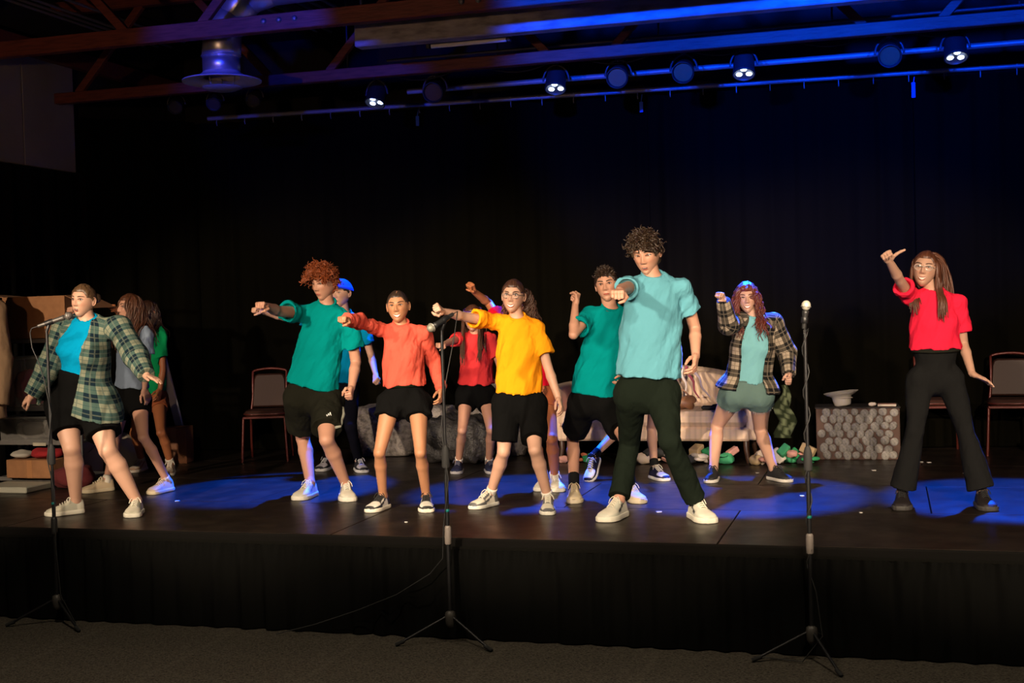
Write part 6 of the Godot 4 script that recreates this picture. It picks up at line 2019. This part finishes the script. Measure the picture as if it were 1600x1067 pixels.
# joints of each figure in metres, measured from the point between the feet; R and L are the figure's own right and left
const POSES := {
	"a": {"H": 1.62, "at": Vector3(-5.464, 0, -0.604), "pel": Vector3(-0.180, 0.884, 0.000), "nb": Vector3(-0.057, 1.388, 0.030), "head": Vector3(-0.072, 1.540, 0.060), "hipR": Vector3(-0.318, 0.792, 0.002), "hipL": Vector3(-0.042, 0.771, -0.002), "knR": Vector3(-0.176, 0.488, 0.122), "knL": Vector3(0.122, 0.475, 0.126), "anR": Vector3(-0.228, 0.091, 0.024), "anL": Vector3(0.245, 0.091, -0.024), "heelR": Vector3(-0.194, 0.000, -0.019), "heelL": Vector3(0.224, 0.000, -0.075), "toeR": Vector3(-0.350, 0.000, 0.177), "toeL": Vector3(0.320, 0.000, 0.157), "shR": Vector3(-0.259, 1.337, 0.034), "shL": Vector3(0.187, 1.336, 0.026), "elR": Vector3(-0.346, 1.073, 0.109), "elL": Vector3(0.360, 1.139, 0.098), "wrR": Vector3(-0.451, 0.867, 0.184), "wrL": Vector3(0.520, 1.004, 0.221), "haR": Vector3(-0.553, 0.814, 0.145), "haL": Vector3(0.633, 0.969, 0.251), "face": Vector3(-1.6, 2.0, -4.0), "front": Vector3(0.025, 0, 1.000)},
	"b": {"H": 1.60, "at": Vector3(-5.915, 0, -1.672), "pel": Vector3(0.006, 0.835, 0.000), "nb": Vector3(0.082, 1.339, 0.030), "head": Vector3(0.066, 1.484, 0.060), "hipR": Vector3(-0.090, 0.736, -0.013), "hipL": Vector3(0.081, 0.737, 0.013), "knR": Vector3(-0.263, 0.417, -0.163), "knL": Vector3(0.217, 0.459, 0.179), "anR": Vector3(-0.246, 0.089, 0.011), "anL": Vector3(0.297, 0.089, -0.011), "heelR": Vector3(-0.214, 0.000, -0.034), "heelL": Vector3(0.305, 0.000, -0.065), "toeR": Vector3(-0.358, 0.000, 0.168), "toeL": Vector3(0.268, 0.000, 0.180), "shR": Vector3(-0.049, 1.279, 0.005), "shL": Vector3(0.207, 1.275, 0.055), "elR": Vector3(-0.097, 1.363, 0.255), "elL": Vector3(0.204, 1.028, 0.067), "wrR": Vector3(-0.156, 1.464, 0.465), "wrL": Vector3(0.188, 0.835, 0.090), "haR": Vector3(-0.156, 1.510, 0.576), "haL": Vector3(0.222, 0.710, 0.079), "face": Vector3(-31.6, -2.0, 0.0), "front": Vector3(-0.149, 0, 0.989)},
	"c": {"H": 1.60, "at": Vector3(-6.410, 0, -2.824), "pel": Vector3(-0.035, 0.772, 0.000), "nb": Vector3(0.026, 1.314, 0.030), "head": Vector3(-0.009, 1.442, 0.060), "hipR": Vector3(-0.143, 0.668, -0.005), "hipL": Vector3(0.036, 0.667, 0.005), "knR": Vector3(-0.128, 0.368, 0.161), "knL": Vector3(0.212, 0.385, 0.265), "anR": Vector3(-0.229, 0.089, -0.099), "anL": Vector3(0.192, 0.089, 0.099), "heelR": Vector3(-0.235, 0.000, -0.153), "heelL": Vector3(0.170, 0.000, 0.049), "toeR": Vector3(-0.207, 0.000, 0.093), "toeL": Vector3(0.272, 0.000, 0.275), "shR": Vector3(-0.089, 1.258, 0.019), "shL": Vector3(0.108, 1.248, 0.041), "elR": Vector3(-0.083, 1.362, 0.267), "elL": Vector3(0.120, 0.930, 0.048), "wrR": Vector3(-0.057, 1.477, 0.476), "wrL": Vector3(0.096, 0.747, 0.075), "haR": Vector3(-0.056, 1.539, 0.579), "haL": Vector3(0.111, 0.661, 0.157), "face": Vector3(-28.6, 0.0, 0.0), "front": Vector3(-0.062, 0, 0.998)},
	"d": {"H": 1.80, "at": Vector3(-4.107, 0, -1.520), "pel": Vector3(-0.122, 0.849, 0.000), "nb": Vector3(0.047, 1.455, 0.030), "head": Vector3(0.035, 1.629, 0.060), "hipR": Vector3(-0.224, 0.757, 0.007), "hipL": Vector3(-0.007, 0.725, -0.007), "knR": Vector3(-0.335, 0.426, -0.244), "knL": Vector3(0.112, 0.468, 0.283), "anR": Vector3(-0.178, 0.101, -0.024), "anL": Vector3(0.141, 0.101, 0.024), "heelR": Vector3(-0.179, 0.000, -0.085), "heelL": Vector3(0.111, 0.000, -0.030), "toeR": Vector3(-0.177, 0.000, 0.194), "toeL": Vector3(0.244, 0.000, 0.215), "shR": Vector3(-0.172, 1.408, 0.043), "shL": Vector3(0.214, 1.315, 0.017), "elR": Vector3(-0.219, 1.427, 0.341), "elL": Vector3(0.219, 1.022, -0.056), "wrR": Vector3(-0.185, 1.466, 0.606), "wrL": Vector3(0.259, 0.835, 0.135), "haR": Vector3(-0.176, 1.489, 0.739), "haL": Vector3(0.286, 0.752, 0.238), "face": Vector3(-15.6, 14.0, 0.0), "front": Vector3(0.077, 0, 0.997)},
	"e": {"H": 1.66, "at": Vector3(-4.674, 0, -3.089), "pel": Vector3(-0.004, 0.788, 0.000), "nb": Vector3(0.061, 1.380, 0.030), "head": Vector3(0.044, 1.567, 0.060), "hipR": Vector3(-0.108, 0.710, 0.010), "hipL": Vector3(0.057, 0.707, -0.010), "knR": Vector3(-0.097, 0.419, 0.205), "knL": Vector3(0.172, 0.412, 0.250), "anR": Vector3(-0.194, 0.093, -0.045), "anL": Vector3(0.148, 0.093, 0.045), "heelR": Vector3(-0.198, 0.000, -0.102), "heelL": Vector3(0.116, 0.000, -0.001), "toeR": Vector3(-0.178, 0.000, 0.155), "toeL": Vector3(0.261, 0.000, 0.211), "shR": Vector3(-0.130, 1.328, 0.049), "shL": Vector3(0.209, 1.291, 0.011), "elR": Vector3(-0.450, 1.373, 0.208), "elL": Vector3(0.277, 1.017, -0.007), "wrR": Vector3(-0.562, 1.435, 0.422), "wrL": Vector3(0.380, 0.855, 0.151), "haR": Vector3(-0.606, 1.465, 0.534), "haL": Vector3(0.419, 0.776, 0.239), "face": Vector3(-13.6, 2.0, 0.0), "front": Vector3(0.112, 0, 0.994)},
	"f": {"H": 1.60, "at": Vector3(-3.313, 0, -1.056), "pel": Vector3(0.019, 0.830, 0.000), "nb": Vector3(0.022, 1.293, 0.030), "head": Vector3(0.010, 1.433, 0.060), "hipR": Vector3(-0.081, 0.751, 0.024), "hipL": Vector3(0.104, 0.746, -0.024), "knR": Vector3(-0.109, 0.420, 0.196), "knL": Vector3(0.184, 0.418, 0.166), "anR": Vector3(-0.167, 0.089, 0.016), "anL": Vector3(0.149, 0.089, -0.016), "heelR": Vector3(-0.161, 0.000, -0.038), "heelL": Vector3(0.130, -0.000, -0.067), "toeR": Vector3(-0.186, 0.000, 0.209), "toeL": Vector3(0.217, -0.000, 0.165), "shR": Vector3(-0.114, 1.270, 0.078), "shL": Vector3(0.166, 1.248, -0.018), "elR": Vector3(-0.174, 1.339, 0.331), "elL": Vector3(0.178, 1.032, -0.178), "wrR": Vector3(-0.159, 1.356, 0.570), "wrL": Vector3(0.259, 0.826, -0.084), "haR": Vector3(-0.161, 1.371, 0.689), "haL": Vector3(0.276, 0.742, 0.000), "face": Vector3(12.4, 2.0, 3.0), "front": Vector3(0.283, 0, 0.959)},
	"g": {"H": 1.55, "at": Vector3(-3.431, 0, -3.039), "pel": Vector3(0.021, 0.744, 0.000), "nb": Vector3(0.038, 1.173, 0.030), "head": Vector3(0.030, 1.322, 0.060), "hipR": Vector3(-0.065, 0.657, 0.012), "hipL": Vector3(0.101, 0.654, -0.012), "knR": Vector3(-0.044, 0.380, 0.221), "knL": Vector3(0.207, 0.378, 0.208), "anR": Vector3(-0.159, 0.087, 0.001), "anL": Vector3(0.115, 0.087, -0.001), "heelR": Vector3(-0.169, 0.000, -0.050), "heelL": Vector3(0.090, 0.000, -0.048), "toeR": Vector3(-0.125, 0.000, 0.186), "toeL": Vector3(0.204, 0.000, 0.163), "shR": Vector3(-0.098, 1.155, 0.055), "shL": Vector3(0.162, 1.148, 0.005), "elR": Vector3(-0.079, 1.136, 0.314), "elL": Vector3(0.232, 0.916, -0.005), "wrR": Vector3(-0.072, 1.117, 0.546), "wrL": Vector3(0.327, 0.760, 0.138), "haR": Vector3(-0.098, 1.122, 0.659), "haL": Vector3(0.337, 0.680, 0.141), "face": Vector3(4.4, 6.0, 0.0), "front": Vector3(0.146, 0, 0.989)},
	"h": {"H": 1.66, "at": Vector3(-2.521, 0, -2.120), "pel": Vector3(-0.101, 0.772, 0.000), "nb": Vector3(-0.231, 1.290, 0.030), "head": Vector3(-0.228, 1.439, 0.060), "hipR": Vector3(-0.173, 0.694, 0.010), "hipL": Vector3(-0.034, 0.691, -0.010), "knR": Vector3(-0.070, 0.406, 0.243), "knL": Vector3(0.076, 0.412, 0.250), "anR": Vector3(-0.068, 0.093, -0.017), "anL": Vector3(0.030, 0.093, 0.017), "heelR": Vector3(-0.076, 0.000, -0.073), "heelL": Vector3(0.009, -0.000, -0.036), "toeR": Vector3(-0.039, 0.000, 0.182), "toeL": Vector3(0.107, -0.000, 0.202), "shR": Vector3(-0.355, 1.284, 0.049), "shL": Vector3(-0.096, 1.203, 0.011), "elR": Vector3(-0.504, 1.441, -0.127), "elL": Vector3(-0.056, 0.990, 0.010), "wrR": Vector3(-0.556, 1.538, 0.096), "wrL": Vector3(-0.034, 0.807, 0.015), "haR": Vector3(-0.559, 1.621, 0.189), "haL": Vector3(-0.001, 0.735, 0.111), "face": Vector3(-8.6, 0.0, 0.0), "front": Vector3(0.112, 0, 0.994)},
	"i": {"H": 1.62, "at": Vector3(-2.510, 0, -1.156), "pel": Vector3(0.027, 0.815, 0.000), "nb": Vector3(0.046, 1.315, 0.030), "head": Vector3(0.023, 1.480, 0.060), "hipR": Vector3(-0.061, 0.727, 0.012), "hipL": Vector3(0.113, 0.724, -0.012), "knR": Vector3(-0.078, 0.401, 0.064), "knL": Vector3(0.197, 0.436, 0.238), "anR": Vector3(-0.229, 0.091, -0.086), "anL": Vector3(0.238, 0.091, 0.086), "heelR": Vector3(-0.208, 0.000, -0.138), "heelL": Vector3(0.225, 0.000, 0.032), "toeR": Vector3(-0.301, 0.000, 0.096), "toeL": Vector3(0.284, 0.000, 0.277), "shR": Vector3(-0.123, 1.307, 0.055), "shL": Vector3(0.171, 1.250, 0.005), "elR": Vector3(-0.266, 1.350, 0.282), "elL": Vector3(0.240, 0.986, -0.000), "wrR": Vector3(-0.342, 1.393, 0.509), "wrL": Vector3(0.323, 0.763, 0.047), "haR": Vector3(-0.350, 1.437, 0.622), "haL": Vector3(0.368, 0.671, 0.112), "face": Vector3(4.4, 2.0, -4.0), "front": Vector3(0.146, 0, 0.989)},
	"j": {"H": 1.70, "at": Vector3(-1.979, 0, -1.596), "pel": Vector3(-0.050, 0.779, 0.000), "nb": Vector3(0.085, 1.362, 0.030), "head": Vector3(0.059, 1.541, 0.060), "hipR": Vector3(-0.144, 0.698, 0.015), "hipL": Vector3(0.033, 0.685, -0.015), "knR": Vector3(-0.294, 0.426, -0.238), "knL": Vector3(0.195, 0.472, 0.235), "anR": Vector3(-0.234, 0.095, 0.012), "anL": Vector3(0.178, 0.095, -0.012), "heelR": Vector3(-0.248, 0.000, -0.044), "heelL": Vector3(0.149, 0.000, -0.062), "toeR": Vector3(-0.183, 0.000, 0.211), "toeL": Vector3(0.282, 0.000, 0.165), "shR": Vector3(-0.077, 1.335, 0.061), "shL": Vector3(0.216, 1.308, -0.001), "elR": Vector3(-0.135, 1.201, 0.307), "elL": Vector3(0.261, 1.069, -0.000), "wrR": Vector3(-0.150, 1.411, 0.162), "wrL": Vector3(0.244, 0.935, 0.216), "haR": Vector3(-0.160, 1.497, 0.069), "haL": Vector3(0.200, 0.883, 0.228), "face": Vector3(4.4, 2.0, 6.0), "front": Vector3(0.181, 0, 0.984)},
	"k": {"H": 1.90, "at": Vector3(-1.471, 0, -0.879), "pel": Vector3(-0.052, 0.885, 0.000), "nb": Vector3(0.013, 1.562, 0.030), "head": Vector3(-0.027, 1.729, 0.060), "hipR": Vector3(-0.157, 0.812, 0.017), "hipL": Vector3(0.044, 0.807, -0.017), "knR": Vector3(-0.240, 0.451, -0.265), "knL": Vector3(0.128, 0.526, 0.253), "anR": Vector3(-0.265, 0.106, 0.005), "anL": Vector3(0.245, 0.106, -0.005), "heelR": Vector3(-0.249, -0.000, -0.058), "heelL": Vector3(0.214, 0.000, -0.062), "toeR": Vector3(-0.318, -0.000, 0.228), "toeL": Vector3(0.354, 0.000, 0.197), "shR": Vector3(-0.134, 1.516, 0.064), "shL": Vector3(0.194, 1.502, -0.004), "elR": Vector3(-0.121, 1.498, 0.382), "elL": Vector3(0.243, 1.231, -0.165), "wrR": Vector3(-0.088, 1.484, 0.665), "wrL": Vector3(0.275, 1.054, 0.056), "haR": Vector3(-0.079, 1.468, 0.806), "haL": Vector3(0.270, 0.953, 0.156), "face": Vector3(-3.6, 20.0, 4.0), "front": Vector3(0.198, 0, 0.980)},
	"l": {"H": 1.60, "at": Vector3(-1.096, 0, -2.695), "pel": Vector3(0.028, 0.747, 0.000), "nb": Vector3(0.102, 1.266, 0.030), "head": Vector3(0.045, 1.422, 0.060), "hipR": Vector3(-0.081, 0.674, 0.017), "hipL": Vector3(0.123, 0.660, -0.017), "knR": Vector3(-0.241, 0.412, -0.203), "knL": Vector3(0.093, 0.375, -0.258), "anR": Vector3(-0.252, 0.089, 0.018), "anL": Vector3(0.209, 0.089, -0.018), "heelR": Vector3(-0.250, 0.000, -0.037), "heelL": Vector3(0.173, 0.000, -0.059), "toeR": Vector3(-0.257, 0.000, 0.211), "toeL": Vector3(0.334, 0.000, 0.129), "shR": Vector3(-0.033, 1.245, 0.064), "shL": Vector3(0.235, 1.227, -0.004), "elR": Vector3(-0.071, 1.222, 0.329), "elL": Vector3(0.331, 0.988, -0.081), "wrR": Vector3(-0.088, 1.417, 0.468), "wrL": Vector3(0.355, 0.823, 0.091), "haR": Vector3(-0.112, 1.480, 0.567), "haL": Vector3(0.365, 0.751, 0.186), "face": Vector3(6.4, 4.0, 2.0), "front": Vector3(0.198, 0, 0.980)},
	"m": {"H": 1.70, "at": Vector3(0.320, 0, -1.531), "pel": Vector3(-0.031, 0.921, 0.000), "nb": Vector3(-0.027, 1.418, 0.030), "head": Vector3(-0.085, 1.576, 0.060), "hipR": Vector3(-0.126, 0.842, 0.018), "hipL": Vector3(0.061, 0.837, -0.018), "knR": Vector3(-0.170, 0.501, 0.065), "knL": Vector3(0.151, 0.510, -0.008), "anR": Vector3(-0.257, 0.095, 0.015), "anL": Vector3(0.249, 0.095, -0.015), "heelR": Vector3(-0.256, 0.000, -0.043), "heelL": Vector3(0.240, 0.000, -0.072), "toeR": Vector3(-0.263, 0.000, 0.220), "toeL": Vector3(0.279, 0.000, 0.188), "shR": Vector3(-0.177, 1.388, 0.067), "shL": Vector3(0.118, 1.354, -0.007), "elR": Vector3(-0.246, 1.506, 0.317), "elL": Vector3(0.153, 1.080, -0.079), "wrR": Vector3(-0.311, 1.631, 0.530), "wrL": Vector3(0.196, 0.884, 0.078), "haR": Vector3(-0.336, 1.692, 0.639), "haL": Vector3(0.285, 0.833, 0.087), "face": Vector3(-7.6, -2.0, -8.0), "front": Vector3(0.215, 0, 0.977)},
	"n": {"H": 1.58, "at": Vector3(-2.042, 0, -2.661), "pel": Vector3(0.206, 0.762, 0.000), "nb": Vector3(0.283, 1.311, 0.030), "head": Vector3(0.271, 1.464, 0.060), "hipR": Vector3(0.131, 0.678, 0.024), "hipL": Vector3(0.267, 0.673, -0.024), "knR": Vector3(-0.060, 0.399, -0.166), "knL": Vector3(0.164, 0.389, -0.266), "anR": Vector3(-0.259, 0.190, 0.056), "anL": Vector3(0.218, 0.088, -0.056), "heelR": Vector3(-0.245, 0.157, -0.041), "heelL": Vector3(0.186, 0.000, -0.099), "toeR": Vector3(-0.273, 0.000, 0.144), "toeL": Vector3(0.331, 0.000, 0.098), "shR": Vector3(0.147, 1.275, 0.078), "shL": Vector3(0.396, 1.257, -0.018), "elR": Vector3(0.132, 1.256, 0.342), "elL": Vector3(0.441, 1.038, -0.017), "wrR": Vector3(0.129, 1.251, 0.579), "wrL": Vector3(0.477, 0.895, 0.169), "haR": Vector3(0.119, 1.254, 0.697), "haL": Vector3(0.470, 0.826, 0.265), "face": Vector3(6.4, 4.0, 0.0), "front": Vector3(0.283, 0, 0.959)},
}
